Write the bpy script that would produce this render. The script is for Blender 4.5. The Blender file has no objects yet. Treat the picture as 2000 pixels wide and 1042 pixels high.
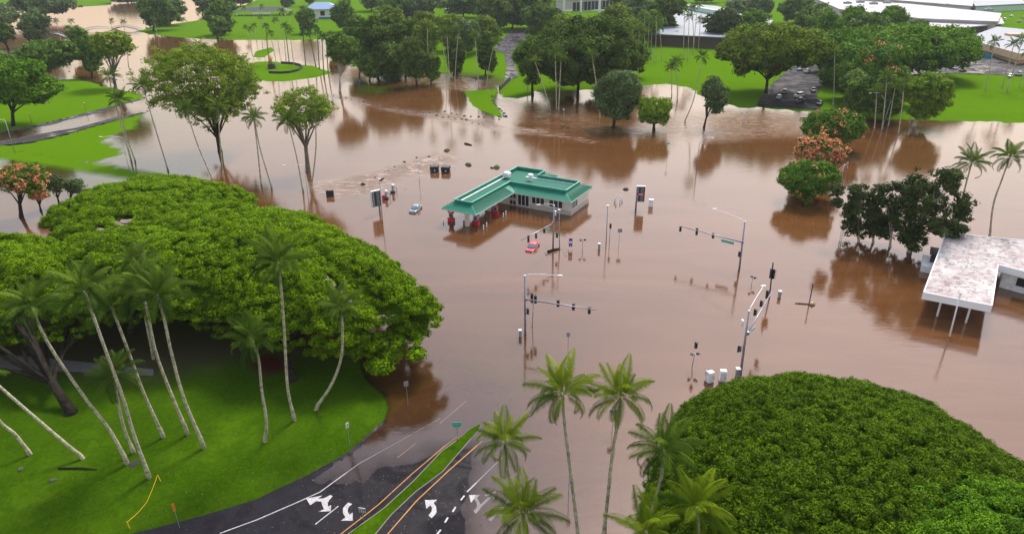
import bpy, math, random
import numpy as np
from mathutils import Vector, Matrix
from mathutils.geometry import delaunay_2d_cdt
SC = bpy.context.scene
COL = SC.collection
rad = math.radians
# ---------------------------------------------------------------- camera
F, TH, RO, HC = 1350.0, rad(24.5), rad(-0.5), 55.0
CT, ST, CR, SR = math.cos(TH), math.sin(TH), math.cos(RO), math.sin(RO)
cam_d = bpy.data.cameras.new('camera'); cam = bpy.data.objects.new('camera', cam_d); COL.objects.link(cam)
cam_d.sensor_width = 36; cam_d.lens = F/2000*36; cam_d.clip_start = 1; cam_d.clip_end = 12000
_r2, _u2, _f = Vector((1, 0, 0)), Vector((0, ST, CT)), Vector((0, CT, -ST))
_R, _U = CR*_r2+SR*_u2, -SR*_r2+CR*_u2
M = Matrix((_R, _U, -_f)).transposed().to_4x4(); M.translation = Vector((0, 0, HC)); cam.matrix_world = M
SC.camera = cam
# ---------------------------------------------------------------- sky, sun, exposure (overcast)
SUN_EL, SUN_AZ = rad(52), rad(26)
w = bpy.data.worlds.new("World"); SC.world = w; w.use_nodes = True
nt = w.node_tree; nt.nodes.clear()
sky = nt.nodes.new('ShaderNodeTexSky'); sky.sky_type = 'NISHITA'; sky.sun_disc = False
sky.sun_elevation = SUN_EL; sky.sun_rotation = SUN_AZ; sky.air_density = 2.4; sky.dust_density = 2.4; sky.ozone_density = 1
hs = nt.nodes.new('ShaderNodeHueSaturation'); hs.inputs['Saturation'].default_value = .7
bg = nt.nodes.new('ShaderNodeBackground'); bg.inputs['Strength'].default_value = 0.135
wo = nt.nodes.new('ShaderNodeOutputWorld')
nt.links.new(sky.outputs[0], hs.inputs['Color']); tn = nt.nodes.new('ShaderNodeMix'); tn.data_type = 'RGBA'; tn.blend_type = 'MULTIPLY'; tn.inputs[0].default_value = 1; tn.inputs[7].default_value = (1.06, .98, 1.04, 1)
nt.links.new(hs.outputs[0], tn.inputs[6]); nt.links.new(tn.outputs[2], bg.inputs[0]); nt.links.new(bg.outputs[0], wo.inputs[0])
sd = bpy.data.lights.new('sun', 'SUN'); sun = bpy.data.objects.new('sun', sd); COL.objects.link(sun)
sd.energy = 2.3; sd.angle = rad(14); sd.color = (1, .95, .88)
sdir = Vector((math.sin(SUN_AZ)*math.cos(SUN_EL), math.cos(SUN_AZ)*math.cos(SUN_EL), math.sin(SUN_EL)))
sun.rotation_euler = sdir.to_track_quat('Z', 'Y').to_euler(); sun.location = (0, 0, 200)
vs = SC.view_settings; vs.view_transform = 'Standard'; vs.look = 'None'; vs.gamma = 1; vs.exposure = 0.68
SC.cycles.use_denoising = True
SC.cycles.max_bounces = 6; SC.cycles.diffuse_bounces = 3; SC.cycles.glossy_bounces = 3; SC.cycles.transparent_max_bounces = 12
# ---------------------------------------------------------------- photo point -> place in the world
def ray(px, py):
    u = (px-1000)/F; v = -(py-521)/F
    a = CR*u-SR*v; b = SR*u+CR*v
    return np.array([a, CT+b*ST, -ST+b*CT])
def at(px, py, z=0.0):
    r = ray(px, py); t = (z-HC)/r[2]
    return np.array([r[0]*t, r[1]*t, z])
def onY(px, py, Y):
    r = ray(px, py); t = Y/r[1]
    return np.array([r[0]*t, Y, HC+r[2]*t])
def atn(P, z=0.0): return np.array([at(x, y, z)[:2] for x, y in P])
RNG = np.random.default_rng(7)
# ---------------------------------------------------------------- object helpers
def link(o, parent=None):
    COL.objects.link(o)
    if parent is not None: o.parent = parent
    return o
def tag(o, label=None, cat=None, group=None, kind=None):
    if label: o['label'] = label
    if cat: o['category'] = cat
    if group: o['group'] = group
    if kind: o['kind'] = kind
    return o
def empty(name, loc, label=None, cat=None, group=None, rz=0.0):
    o = bpy.data.objects.new(name, None); o.empty_display_size = .5
    o.location = loc; o.rotation_euler = (0, 0, rz); link(o); return tag(o, label, cat, group)
def mesh_np(name, V, Fq, mat, parent=None, attrs=None, k=4, smooth=False):
    """V (n,3), Fq (m,k) index arrays; attrs: {name: per-vertex or per-face float array}"""
    me = bpy.data.meshes.new(name); V = np.asarray(V, dtype=np.float32); Fq = np.asarray(Fq, dtype=np.int32)
    me.vertices.add(len(V)); me.vertices.foreach_set('co', V.ravel())
    m = len(Fq); me.loops.add(m*k); me.loops.foreach_set('vertex_index', Fq.ravel())
    me.polygons.add(m); me.polygons.foreach_set('loop_start', np.arange(m, dtype=np.int32)*k)
    try: me.polygons.foreach_set('loop_total', np.full(m, k, dtype=np.int32))
    except Exception: pass
    me.update(calc_edges=True)
    for an, av in (attrs or {}).items():
        dom = 'POINT' if len(av) == len(V) else 'FACE'
        a = me.attributes.new(an, 'FLOAT', dom); a.data.foreach_set('value', np.asarray(av, dtype=np.float32))
    if smooth: me.polygons.foreach_set('use_smooth', np.ones(m, dtype=bool))
    if mat: me.materials.append(mat)
    o = bpy.data.objects.new(name, me); return link(o, parent)
class MB:
    """collects simple solids and links them as one mesh"""
    def __init__(s): s.v = []; s.f = []
    def add(s, vs, fs):
        n = len(s.v); s.v += [tuple(map(float, p)) for p in vs]; s.f += [tuple(i+n for i in f) for f in fs]; return s
    def box(s, c, d, rz=0.0, M_=None):
        cx, cy, cz = c; dx, dy, dz = d[0]/2, d[1]/2, d[2]/2; co, si = math.cos(rz), math.sin(rz)
        P = []
        for z in (-dz, dz):
            for x, y in ((-dx, -dy), (dx, -dy), (dx, dy), (-dx, dy)):
                P.append((cx+x*co-y*si, cy+x*si+y*co, cz+z))
        return s.add(P, [(3, 2, 1, 0), (4, 5, 6, 7), (0, 1, 5, 4), (1, 2, 6, 5), (2, 3, 7, 6), (3, 0, 4, 7)])
    def tube(s, pts, rs, n=8, cap=True):
        pts = [Vector([float(q) for q in p]) for p in pts]
        if not hasattr(rs, '__len__'): rs = [rs]*len(pts)
        b = len(s.v); prev = None
        for i, p in enumerate(pts):
            t = (pts[min(i+1, len(pts)-1)]-pts[max(i-1, 0)])
            t = t.normalized() if t.length > 1e-6 else Vector((0, 0, 1))
            if prev is None:
                a = t.orthogonal().normalized()
            else:
                a = (prev-t*prev.dot(t)); a = a.normalized() if a.length > 1e-6 else t.orthogonal().normalized()
            prev = a; c = t.cross(a)
            for j in range(n):
                an = 2*math.pi*j/n; q = p+(a*math.cos(an)+c*math.sin(an))*rs[i]; s.v.append(tuple(q))
        for i in range(len(pts)-1):
            for j in range(n):
                s.f.append((b+i*n+j, b+i*n+(j+1) % n, b+(i+1)*n+(j+1) % n, b+(i+1)*n+j))
        if cap:
            s.f.append(tuple(b+j for j in range(n))[::-1]); e = b+(len(pts)-1)*n; s.f.append(tuple(e+j for j in range(n)))
        return s
    def prism(s, poly, z0, z1):
        n = len(poly); a = sum(poly[i][0]*poly[(i+1) % n][1]-poly[(i+1) % n][0]*poly[i][1] for i in range(n))
        if a < 0: poly = list(poly)[::-1]
        P = [(p[0], p[1], z0) for p in poly]+[(p[0], p[1], z1) for p in poly]
        return s.add(P, [tuple(range(n))[::-1], tuple(range(n, 2*n))]+[(i, (i+1) % n, n+(i+1) % n, n+i) for i in range(n)])
    def build(s, name, mat, parent=None, smooth=False):
        me = bpy.data.meshes.new(name); me.from_pydata(s.v, [], s.f); me.update()
        if smooth:
            me.polygons.foreach_set('use_smooth', [len(p.vertices) == 4 for p in me.polygons])
        if mat: me.materials.append(mat)
        o = bpy.data.objects.new(name, me); return link(o, parent)
ORD = 'first second third fourth fifth sixth seventh eighth ninth tenth eleventh twelfth thirteenth fourteenth fifteenth sixteenth seventeenth eighteenth nineteenth twentieth'.split()
# ---------------------------------------------------------------- materials
def newmat(name):
    m = bpy.data.materials.new(name); m.use_nodes = True; return m, m.node_tree, m.node_tree.nodes['Principled BSDF']
def noise(t, scale, detail=4, rough=.55, vec=None, dist=0.0):
    n = t.nodes.new('ShaderNodeTexNoise'); n.inputs['Scale'].default_value = scale; n.inputs['Detail'].default_value = detail
    n.inputs['Roughness'].default_value = rough; n.inputs['Distortion'].default_value = dist
    if vec is not None: t.links.new(vec, n.inputs['Vector'])
    return n
def geo(t): return t.nodes.new('ShaderNodeNewGeometry').outputs['Position']
def ramp(t, fac, stops):
    r = t.nodes.new('ShaderNodeValToRGB'); e = r.color_ramp.elements
    while len(e) < len(stops): e.new(.5)
    for i, (p, c) in enumerate(stops): e[i].position = p; e[i].color = (*c, 1) if len(c) == 3 else c
    t.links.new(fac, r.inputs[0]); return r
def mixc(t, fac, a, b, mode='MIX'):
    m = t.nodes.new('ShaderNodeMix'); m.data_type = 'RGBA'; m.blend_type = mode
    for k, x in ((0, fac), (6, a), (7, b)):
        if hasattr(x, 'is_linked') or hasattr(x, 'links'): t.links.new(x, m.inputs[k])
        else: m.inputs[k].default_value = x if k == 0 else (*x, 1)
    return m.outputs[2]
def bump(t, h, strength, dist, P):
    b = t.nodes.new('ShaderNodeBump'); b.inputs['Strength'].default_value = strength; b.inputs['Distance'].default_value = dist
    t.links.new(h, b.inputs['Height']); t.links.new(b.outputs[0], P.inputs['Normal']); return b
def flat(name, c, rough=.6, metal=0.0, var=.18, scale=1.5, bmp=0.0):
    m, t, P = newmat(name); g = geo(t); n = noise(t, scale, 5, .6, g)
    lo = tuple(x*(1-var) for x in c); hi = tuple(min(1, x*(1+var)) for x in c)
    r = ramp(t, n.outputs[0], [(.3, lo), (.7, hi)]); t.links.new(r.outputs[0], P.inputs['Base Color'])
    P.inputs['Roughness'].default_value = rough; P.inputs['Metallic'].default_value = metal
    if bmp: bump(t, n.outputs[0], bmp, .1, P)
    return m
def leafmat(name, dark, light, flower=None, trans=.22, rough=.5):
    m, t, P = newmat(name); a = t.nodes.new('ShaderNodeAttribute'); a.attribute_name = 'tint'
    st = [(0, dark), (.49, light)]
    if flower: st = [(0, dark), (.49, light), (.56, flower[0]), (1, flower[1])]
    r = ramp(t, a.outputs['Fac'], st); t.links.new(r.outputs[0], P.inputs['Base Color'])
    P.inputs['Roughness'].default_value = rough; P.inputs['Specular IOR Level'].default_value = .03
    tr = t.nodes.new('ShaderNodeBsdfTranslucent'); t.links.new(r.outputs[0], tr.inputs[0])
    mx = t.nodes.new('ShaderNodeMixShader'); mx.inputs[0].default_value = trans
    t.links.new(P.outputs[0], mx.inputs[1]); t.links.new(tr.outputs[0], mx.inputs[2])
    t.links.new(mx.outputs[0], t.nodes['Material Output'].inputs[0]); return m
ML = dict(
    monkeypod=leafmat('monkeypod_leaves', (.055, .115, .002), (.21, .36, .004)),
    dome=leafmat('dome_leaves', (.035, .075, .003), (.125, .22, .006)),
    olive=leafmat('olive_leaves', (.05, .095, .008), (.21, .31, .02)),
    dark=leafmat('dark_leaves', (.035, .085, .012), (.17, .29, .035)),
    deep=leafmat('deep_leaves', (.026, .06, .009), (.135, .22, .025)),
    grey=leafmat('grey_green_leaves', (.05, .09, .03), (.17, .25, .08)),
    light=leafmat('light_leaves', (.09, .16, .012), (.27, .38, .03)),
    lime=leafmat('lime_leaves', (.08, .17, .01), (.24, .36, .02)),
    bright=leafmat('bright_leaves', (.045, .12, .006), (.15, .30, .012)),
    paper=leafmat('paperbark_leaves', (.028, .05, .014), (.085, .12, .03)),
    bloom=leafmat('flowering_leaves', (.035, .12, .01), (.13, .25, .02), ((.75, .34, .14), (.95, .30, .22))),
    pinkish=leafmat('blooming_leaves', (.07, .11, .03), (.17, .20, .05), ((.50, .20, .10), (.75, .25, .18))),
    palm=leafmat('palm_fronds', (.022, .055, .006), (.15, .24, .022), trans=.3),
    palmlit=leafmat('lit_palm_fronds', (.035, .08, .004), (.27, .36, .014), trans=.3),  # palm green lightened and yellowed, the lit look put into the colour
    royal=leafmat('royal_palm_fronds', (.015, .05, .02), (.05, .12, .04)),
)
def math_(t, op, a, b=0.0, clamp=False):
    m = t.nodes.new('ShaderNodeMath'); m.operation = op; m.use_clamp = clamp
    for k, x in ((0, a), (1, b)):
        if isinstance(x, (int, float)): m.inputs[k].default_value = x
        else: t.links.new(x, m.inputs[k])
    return m.outputs[0]
def trunkmat(name, c1, c2, sc=6):
    m, t, P = newmat(name); n = noise(t, sc, 4, .7, geo(t)); wv_ = noise(t, sc*.22, 3, .6, geo(t)); nn_ = math_(t, 'ADD', math_(t, 'MULTIPLY', n.outputs[0], .7), math_(t, 'MULTIPLY', wv_.outputs[0], .35)); r = ramp(t, nn_, [(.42, c1), (.60, c2)])
    t.links.new(r.outputs[0], P.inputs['Base Color']); P.inputs['Roughness'].default_value = .9; P.inputs['Specular IOR Level'].default_value = .08; bump(t, n.outputs[0], .5, .08, P); return m
MT = dict(palm=trunkmat('palm_trunk', (.12, .11, .07), (.62, .58, .42), 9), dark=trunkmat('dark_bark', (.012, .010, .007), (.04, .034, .026), 2),
          mid=trunkmat('brown_bark', (.08, .07, .05), (.2, .18, .14), 3), pale=trunkmat('pale_bark', (.25, .22, .17), (.5, .47, .4), 3))
MW = dict(
    white=flat('white_paint', (.72, .73, .75), .5), black=flat('black_housing', (.018, .022, .028), .45), galv=flat('galvanised_steel', (.30, .31, .37), .45, .5),
    grey=flat('grey_metal', (.25, .27, .3), .5, .2), red=flat('red_paint', (.55, .02, .04), .4), wood=flat('weathered_wood', (.10, .07, .05), .9),
    rock=flat('dark_lava_rock', (.035, .033, .032), .95, scale=3, bmp=.6), moss=flat('mossy_rock', (.06, .08, .03), .95, scale=3, bmp=.6),
    glass=flat('dark_window', (.02, .025, .03), .12), blueglass=flat('windscreen', (.20, .30, .34), .1), yellow=flat('yellow_paint', (.75, .42, .01), .5, var=.1),
    orange=flat('orange_sheet', (.65, .22, .02), .6), sgreen=flat('sign_green', (.0, .38, .30), .45, var=.05), purple=flat('purple_panel', (.10, .02, .20), .5),
    blue=flat('blue_paint', (.01, .16, .45), .5), tyre=flat('tyre_rubber', (.012, .012, .012), .9))
# ---------------------------------------------------------------- terrain
def wave(x, y, s, seed=0):
    r = np.random.default_rng(seed); o = np.zeros_like(x)
    for i in range(9):
        a = r.uniform(0, 6.28); f = s*r.uniform(.5, 2.2); o = o+np.sin((x*math.cos(a)+y*math.sin(a))*f+r.uniform(0, 6.28))/9*1.6
    return o
def sdist(x, y, P):
    """signed distance, positive inside polygon P"""
    n = len(P); d = np.full(x.shape, 1e9); ins = np.zeros(x.shape, dtype=bool)
    for i in range(n):
        ax, ay = P[i]; bx, by = P[(i+1) % n]; ex, ey = bx-ax, by-ay; L = ex*ex+ey*ey+1e-9
        t = np.clip(((x-ax)*ex+(y-ay)*ey)/L, 0, 1); d = np.minimum(d, (x-ax-t*ex)**2+(y-ay-t*ey)**2)
        c = ((ay > y) != (by > y)); c &= x < (bx-ax)*(y-ay)/((by-ay) if by != ay else 1e-9)+ax; ins ^= c
    return np.where(ins, np.sqrt(d), -np.sqrt(d))
#      pixel outline, top height, slope, edge wobble
LAND = [
 ([(150,1300),(255,1042),(400,1003),(500,972),(600,925),(680,880),(745,822),(757,792),(742,765),(710,735),(700,700),(690,690),(560,672),(420,640),(250,600),(100,575),(0,560),(-400,530),(-900,600),(-1400,1300)], .55, .22, .25),
 ([(-700,262),(-200,250),(0,256),(70,246),(140,229),(280,192),(272,182),(250,177),(205,168),(150,153),(85,157),(55,150),(0,95),(-300,90),(-700,180)], .6, .10, 1.6),
 ([(-60,292),(35,272),(110,262),(230,233),(276,222),(262,236),(258,250),(215,262),(190,275),(215,285),(235,300),(200,308),(180,318),(240,332),(310,345),(240,330),(160,316),(70,300),(20,294)], .12, .03, 2.2),
 ([(-700,330),(-200,310),(0,296),(30,296),(120,312),(300,343),(320,350),(250,345),(120,323),(0,306),(-300,330),(-700,400)], .02, .02, .3),
 ([(268,60),(300,50),(335,46),(395,38),(420,42),(430,35),(455,20),(500,0),(560,-25),(820,-25),(1100,-30),(2600,-60),(2600,238),(2000,236),(1790,232),(1700,228),(1640,205),(1603,217),(1476,207),(1460,214),(1440,205),(1420,198),(1370,185),(1355,172),(1300,160),(1262,165),(1225,172),(1180,172),(1050,178),(1010,165),(1007,155),(975,168),(955,160),(900,145),(860,138),(800,142),(745,125),(690,128),(655,112),(645,88),(640,76),(500,77),(425,76),(350,72),(290,66)], 1.0, .10, 2.2),
 ([(480,128),(500,120),(530,119),(570,124),(612,128),(650,142),(618,150),(560,158),(525,158),(480,152),(470,140)], .5, .12, .4),
 ([(906,178),(972,172),(962,197),(980,224),(975,228),(955,220),(925,207),(915,190)], .4, .12, .4),
 ([(120,-30),(240,-30),(215,10),(140,14),(118,4)], .5, .08, .5), ([(-900,-50),(20,-50),(40,-8),(20,5),(-60,12),(-900,60)], .5, .08, .5),
 ([(700,172),(720,166),(760,170),(750,180),(715,182)], -.06, .05, .3),
 ([(985,162),(1030,155),(1040,185),(1010,192),(985,190),(978,180)], .03, .05, .3),
 ([(500,100),(530,92),(535,98),(515,112),(495,112)], .2, .1, .3),
]
LANDW = [(atn(P, max(h, 0)*.5), h, s, wv) for P, h, s, wv in LAND]
def _plane(pts):
    A = np.array([[*at(x, y, 0)[:2], 1] for x, y, _ in pts]); return np.linalg.solve(A, np.array([z for *_, z in pts]))
PL1 = _plane([(700, 948, 0), (880, 925, 0), (845, 830, -.11)])
PL2 = _plane([(888, 962, 0), (905, 1042, 0), (1050, 990, -.13)])
MEDP = [(335,1390),(620,1094),(681,1042),(751,991),(806,940),(862,880),(892,858),(915,838),(937,825),(939,832),(932,843),(915,862),(902,878),(865,921),(812,961),(765,1006),(736,1042),(692,1096),(462,1390)]
MEDW = atn(MEDP, 0)
def height(x, y):
    x = np.asarray(x, dtype=float); y = np.asarray(y, dtype=float); shp = x.shape; x = x.ravel(); y = y.ravel()
    h = np.full(x.shape, -1.1)
    near = (y < 110) & (np.abs(x) < 130)
    pl = np.minimum(PL1[0]*x+PL1[1]*y+PL1[2], PL2[0]*x+PL2[1]*y+PL2[2])+wave(x, y, .30, 3)*.035+wave(x, y, 1.1, 6)*.012
    h = np.where(near, np.maximum(h, np.clip(pl, -1.1, .12)), h)
    for P, top, sl, wv in LANDW:
        mg = 12; m = (x > P[:, 0].min()-mg) & (x < P[:, 0].max()+mg) & (y > P[:, 1].min()-mg) & (y < P[:, 1].max()+mg)
        if not m.any(): continue
        d = sdist(x[m], y[m], P)+wave(x[m], y[m], .6, 5)*wv
        q = np.minimum(top+wave(x[m], y[m], .08, 9)*.05*(top > .2), d*sl*1.0) if top > 0 else np.minimum(top, d*sl+top)
        h[m] = np.maximum(h[m], q)
    return h.reshape(shp)
def hz(x, y): return float(height(np.array([x]), np.array([y]))[0])
def gnd(px, py):
    """photo point on the ground or the water, whichever is higher"""
    p = at(px, py, 0); z = max(hz(p[0], p[1]), 0); p = at(px, py, z); return np.array([p[0], p[1], z])
# ---- asphalt outlines (photo points)
ROADS = {
 'road_lane': [(-150,1400),(60,1130),(255,1043),(400,1006),(500,975),(600,928),(680,883),(745,825),(800,775),(900,720),(1000,760),(960,800),(937,825),(892,858),(862,880),(806,940),(751,991),(681,1042),(600,1112),(330,1400)],
 'road_lane_far': [(470,1400),(690,1100),(736,1042),(765,1006),(812,961),(865,921),(902,878),(932,843),(939,825),(1000,770),(1130,760),(1200,900),(1240,1110),(1280,1400)],
 'park_road': [(-500,330),(0,285),(60,279),(120,265),(200,242),(300,216),(330,205),(320,190),(281,192),(140,229),(70,246),(0,258),(-500,290)],
 'bridge_road': [(985,160),(1012,152),(1000,110),(1010,90),(1040,75),(1060,60),(1000,62),(975,85),(965,100),(985,108),(990,135)],
 'highway': [(1478,207),(1603,217),(1594,190),(1618,150),(1650,110),(1700,95),(1690,80),(1640,90),(1590,110),(1540,140),(1500,175)],
 'parking_lot': [(1730,120),(1765,150),(1850,147),(2000,152),(2500,165),(2500,120),(2020,95),(1960,70),(1930,20),(2600,-10),(2600,-45),(1900,-30),(1600,-25),(1560,20),(1600,40),(1900,40),(1900,105)],
 'plaza_paving': [(1190,60),(1290,75),(1360,90),(1400,85),(1385,95),(1480,120),(1540,110),(1500,60),(1400,30),(1250,20)],
}
RW = {k: atn(P, 0) for k, P in ROADS.items()}
# ---- polar grid shared by ground and water
na, nr = 620, 520
A_ = np.linspace(rad(-66), rad(66), na); R_ = np.geomspace(24, 5200, nr)
AA, RR = np.meshgrid(A_, R_); GX = (RR*np.sin(AA)).ravel(); GY = (RR*np.cos(AA)-4).ravel()
GH = height(GX, GY)
idx = np.arange(na*nr).reshape(nr, na)
QUADS = np.stack([idx[:-1, :-1], idx[:-1, 1:], idx[1:, 1:], idx[1:, :-1]], -1).reshape(-1, 4)
def mask(px_poly, soft=2.0, world=None):
    P = atn(px_poly) if world is None else world
    out = np.zeros(GX.shape); mg = soft*2; m = (GX > P[:, 0].min()-mg) & (GX < P[:, 0].max()+mg) & (GY > P[:, 1].min()-mg) & (GY < P[:, 1].max()+mg)
    out[m] = np.clip(sdist(GX[m], GY[m], P)/soft*.5+.5, 0, 1); return out
inroad = np.zeros(GX.shape)
for P in RW.values(): inroad = np.maximum(inroad, mask(None, .3, P))
soil_shade = mask([(-400,540),(0,585),(200,610),(380,640),(640,660),(700,690),(560,700),(300,720),(0,730),(-400,700)], 4)  # dark ground that puts the deep shade under the left canopies into the colour
soil_shade = np.maximum(soil_shade, mask([(350,640),(470,640),(560,660),(600,690),(500,700),(420,720),(300,745),(150,735),(100,700),(150,650)], 3))
soil_shade = np.maximum(soil_shade, mask([(500,705),(520,696),(556,702),(560,728),(520,738),(498,725)], 1.2))
soil_shade = np.maximum(soil_shade, mask([(880,140),(940,150),(985,158),(975,172),(930,168),(870,152)], 3))
redsoil = mask([(500,705),(520,696),(556,702),(560,728),(520,738),(498,725)], 1.0)
mg_, tg, Pg = newmat('grass_ground'); gp = geo(tg)
n1 = noise(tg, .12, 6, .6, gp); n2 = noise(tg, 2.2, 6, .7, gp); n3 = noise(tg, 14, 3, .6, gp)
mpg = 0
c = ramp(tg, n1.outputs[0], [(.3, (.024, .056, .001)), (.52, (.040, .086, .002)), (.72, (.072, .132, .004))]).outputs[0]
c = mixc(tg, ramp(tg, n2.outputs[0], [(.42, (0, 0, 0)), (.75, (.35, .35, .35))]).outputs[0], c, (.11, .23, .008))
n4 = noise(tg, .5, 5, .7, gp, 1.2); c = mixc(tg, ramp(tg, n4.outputs[0], [(.35, (.55, .55, .55)), (.55, (0, 0, 0))]).outputs[0], c, (.022, .062, .002)); n5 = noise(tg, .9, 6, .8, gp, 2); c = mixc(tg, ramp(tg, n5.outputs[0], [(.66, (0, 0, 0)), (.74, (.55, .55, .55))]).outputs[0], c, (.10, .09, .025))
c = mixc(tg, ramp(tg, n3.outputs[0], [(.3, (.6, .6, .6)), (.6, (0, 0, 0))]).outputs[0], c, (.022, .06, .002))
aL = tg.nodes.new('ShaderNodeAttribute'); aL.attribute_name = 'fresh'; c = mixc(tg, aL.outputs['Fac'], c, ramp(tg, n2.outputs[0], [(.3, (.062, .15, .001)), (.7, (.105, .215, .003))]).outputs[0])
aS = tg.nodes.new('ShaderNodeAttribute'); aS.attribute_name = 'soil_shade'; aR = tg.nodes.new('ShaderNodeAttribute'); aR.attribute_name = 'redsoil'
c = mixc(tg, aS.outputs['Fac'], c, (.075, .06, .035)); c = mixc(tg, aR.outputs['Fac'], c, (.07, .018, .010))
tg.links.new(c, Pg.inputs['Base Color']); Pg.inputs['Roughness'].default_value = .9; Pg.inputs['Specular IOR Level'].default_value = .0
bump(tg, n3.outputs[0], .5, .08, Pg)
ground = mesh_np('ground', np.stack([GX, GY, GH-.35*(inroad > .5)*(GH > -.9)], -1), QUADS, mg_, attrs={'soil_shade': soil_shade*.85, 'redsoil': redsoil, 'fresh': np.clip((GY-120)/40, 0, .85)}, smooth=True)
tag(ground, kind='structure')
# ---- flood water
foam = mask([(795,150),(830,138),(880,146),(940,150),(975,165),(960,178),(900,178),(860,172),(820,165)], 3)
foam = np.maximum(foam, .75*mask([(640,150),(700,130),(800,150),(870,170),(700,160),(650,158)], 3))
ridge = np.zeros(GX.shape)
for P in ([(650,187),(700,192),(760,208),(860,222),(960,240),(990,248),(985,255),(940,246),(850,230),(750,216),(690,200)],
          [(1000,248),(1060,252),(1110,262),(1165,275),(1165,280),(1100,270),(1040,262),(995,256)],
          [(670,350),(740,335),(790,320),(850,300),(900,310),(860,335),(790,345),(720,380),(660,385),(600,360)]):
    ridge = np.maximum(ridge, mask(P, 2.5))
turb = mask([(985,195),(1100,210),(1220,240),(1400,215),(1470,215),(1610,225),(1560,260),(1450,270),(1300,275),(1150,265),(1020,235)], 8)
foam = np.maximum(foam, .75*ridge); foam = np.maximum(foam, .40*turb)
foam = np.maximum(foam, .55*mask([(500,80),(640,80),(660,115),(600,120),(560,118),(520,100)], 6))
rough = np.clip(np.maximum(foam*1.2, turb), 0, 1)
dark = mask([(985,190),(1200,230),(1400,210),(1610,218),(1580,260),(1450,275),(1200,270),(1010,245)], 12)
mw_, tw, Pw = newmat('flood_water'); gp = geo(tw)
mp = tw.nodes.new('ShaderNodeMapping'); mp.inputs['Scale'].default_value = (.35, 1.0, 1); tw.links.new(gp, mp.inputs['Vector'])
wn1 = noise(tw, .022, 4, .5, gp, 1.0); wn2 = noise(tw, 1.1, 5, .6, mp.outputs[0], .8); wn3 = noise(tw, .28, 4, .6, mp.outputs[0], 2.0); wn4 = noise(tw, 5.0, 3, .6, gp)
def attr(t, n): a = t.nodes.new('ShaderNodeAttribute'); a.attribute_name = n; return a.outputs['Fac']
def math_(t, op, a, b=0.0, clamp=False):
    m = t.nodes.new('ShaderNodeMath'); m.operation = op; m.use_clamp = clamp
    for k, x in ((0, a), (1, b)):
        if isinstance(x, (int, float)): m.inputs[k].default_value = x
        else: t.links.new(x, m.inputs[k])
    return m.outputs[0]
mud = ramp(tw, wn1.outputs[0], [(.35, (.094, .039, .012)), (.65, (.120, .050, .016))]).outputs[0]
mps = tw.nodes.new('ShaderNodeMapping'); mps.inputs['Scale'].default_value = (.03, .16, 1); mps.inputs['Rotation'].default_value = (0, 0, .25); tw.links.new(gp, mps.inputs['Vector']); ws = noise(tw, 1.0, 6, .62, mps.outputs[0], 1.2)
mud = mixc(tw, ramp(tw, ws.outputs[0], [(.42, (0, 0, 0)), (.72, (.4, .4, .4))]).outputs[0], mud, (.19, .088, .040))
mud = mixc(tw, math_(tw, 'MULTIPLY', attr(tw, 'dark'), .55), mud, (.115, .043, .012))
ff = math_(tw, 'MULTIPLY', math_(tw, 'MULTIPLY', math_(tw, 'SUBTRACT', math_(tw, 'ADD', wn2.outputs[0], math_(tw, 'MULTIPLY', wn3.outputs[0], .8)), .92), 6.0, True), attr(tw, 'foam'), True)
mud = mixc(tw, ff, mud, (.50, .36, .29))
dif = tw.nodes.new('ShaderNodeBsdfDiffuse'); tw.links.new(mud, dif.inputs[0])
tr = tw.nodes.new('ShaderNodeBsdfTransparent')
opac = math_(tw, 'SUBTRACT', 1.0, math_(tw, 'POWER', 2.718, math_(tw, 'MULTIPLY', attr(tw, 'depth'), -3.3)), True)
opac = math_(tw, 'MAXIMUM', opac, .03)
mx = tw.nodes.new('ShaderNodeMixShader'); tw.links.new(opac, mx.inputs[0]); tw.links.new(tr.outputs[0], mx.inputs[1]); tw.links.new(dif.outputs[0], mx.inputs[2])
gl = tw.nodes.new('ShaderNodeBsdfGlossy'); gl.inputs['Roughness'].default_value = .07; gl.inputs[0].default_value = (1, .97, .98, 1)
hh = math_(tw, 'ADD', math_(tw, 'MULTIPLY', wn2.outputs[0], math_(tw, 'ADD', math_(tw, 'MULTIPLY', attr(tw, 'rough'), .22), .030)), math_(tw, 'MULTIPLY', wn4.outputs[0], math_(tw, 'ADD', math_(tw, 'MULTIPLY', attr(tw, 'rough'), .05), .0025)))
bw = tw.nodes.new('ShaderNodeBump'); bw.inputs['Strength'].default_value = 1.0; bw.inputs['Distance'].default_value = .55; tw.links.new(hh, bw.inputs['Height'])
fr = tw.nodes.new('ShaderNodeFresnel'); fr.inputs['IOR'].default_value = 1.7; tw.links.new(bw.outputs[0], fr.inputs['Normal']); tw.links.new(bw.outputs[0], gl.inputs['Normal'])
mx2 = tw.nodes.new('ShaderNodeMixShader'); tw.links.new(math_(tw, 'MULTIPLY', fr.outputs[0], math_(tw, 'MULTIPLY', attr(tw, 'depth'), 14.0, True)), mx2.inputs[0]); tw.links.new(mx.outputs[0], mx2.inputs[1]); tw.links.new(gl.outputs[0], mx2.inputs[2])
tw.links.new(mx2.outputs[0], tw.nodes['Material Output'].inputs[0])
keep = (GH[QUADS] < .1).any(1)
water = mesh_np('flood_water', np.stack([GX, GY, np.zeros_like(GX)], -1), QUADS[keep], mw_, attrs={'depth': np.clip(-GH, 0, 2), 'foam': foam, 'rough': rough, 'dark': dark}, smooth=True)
tag(water, kind='structure')
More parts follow.
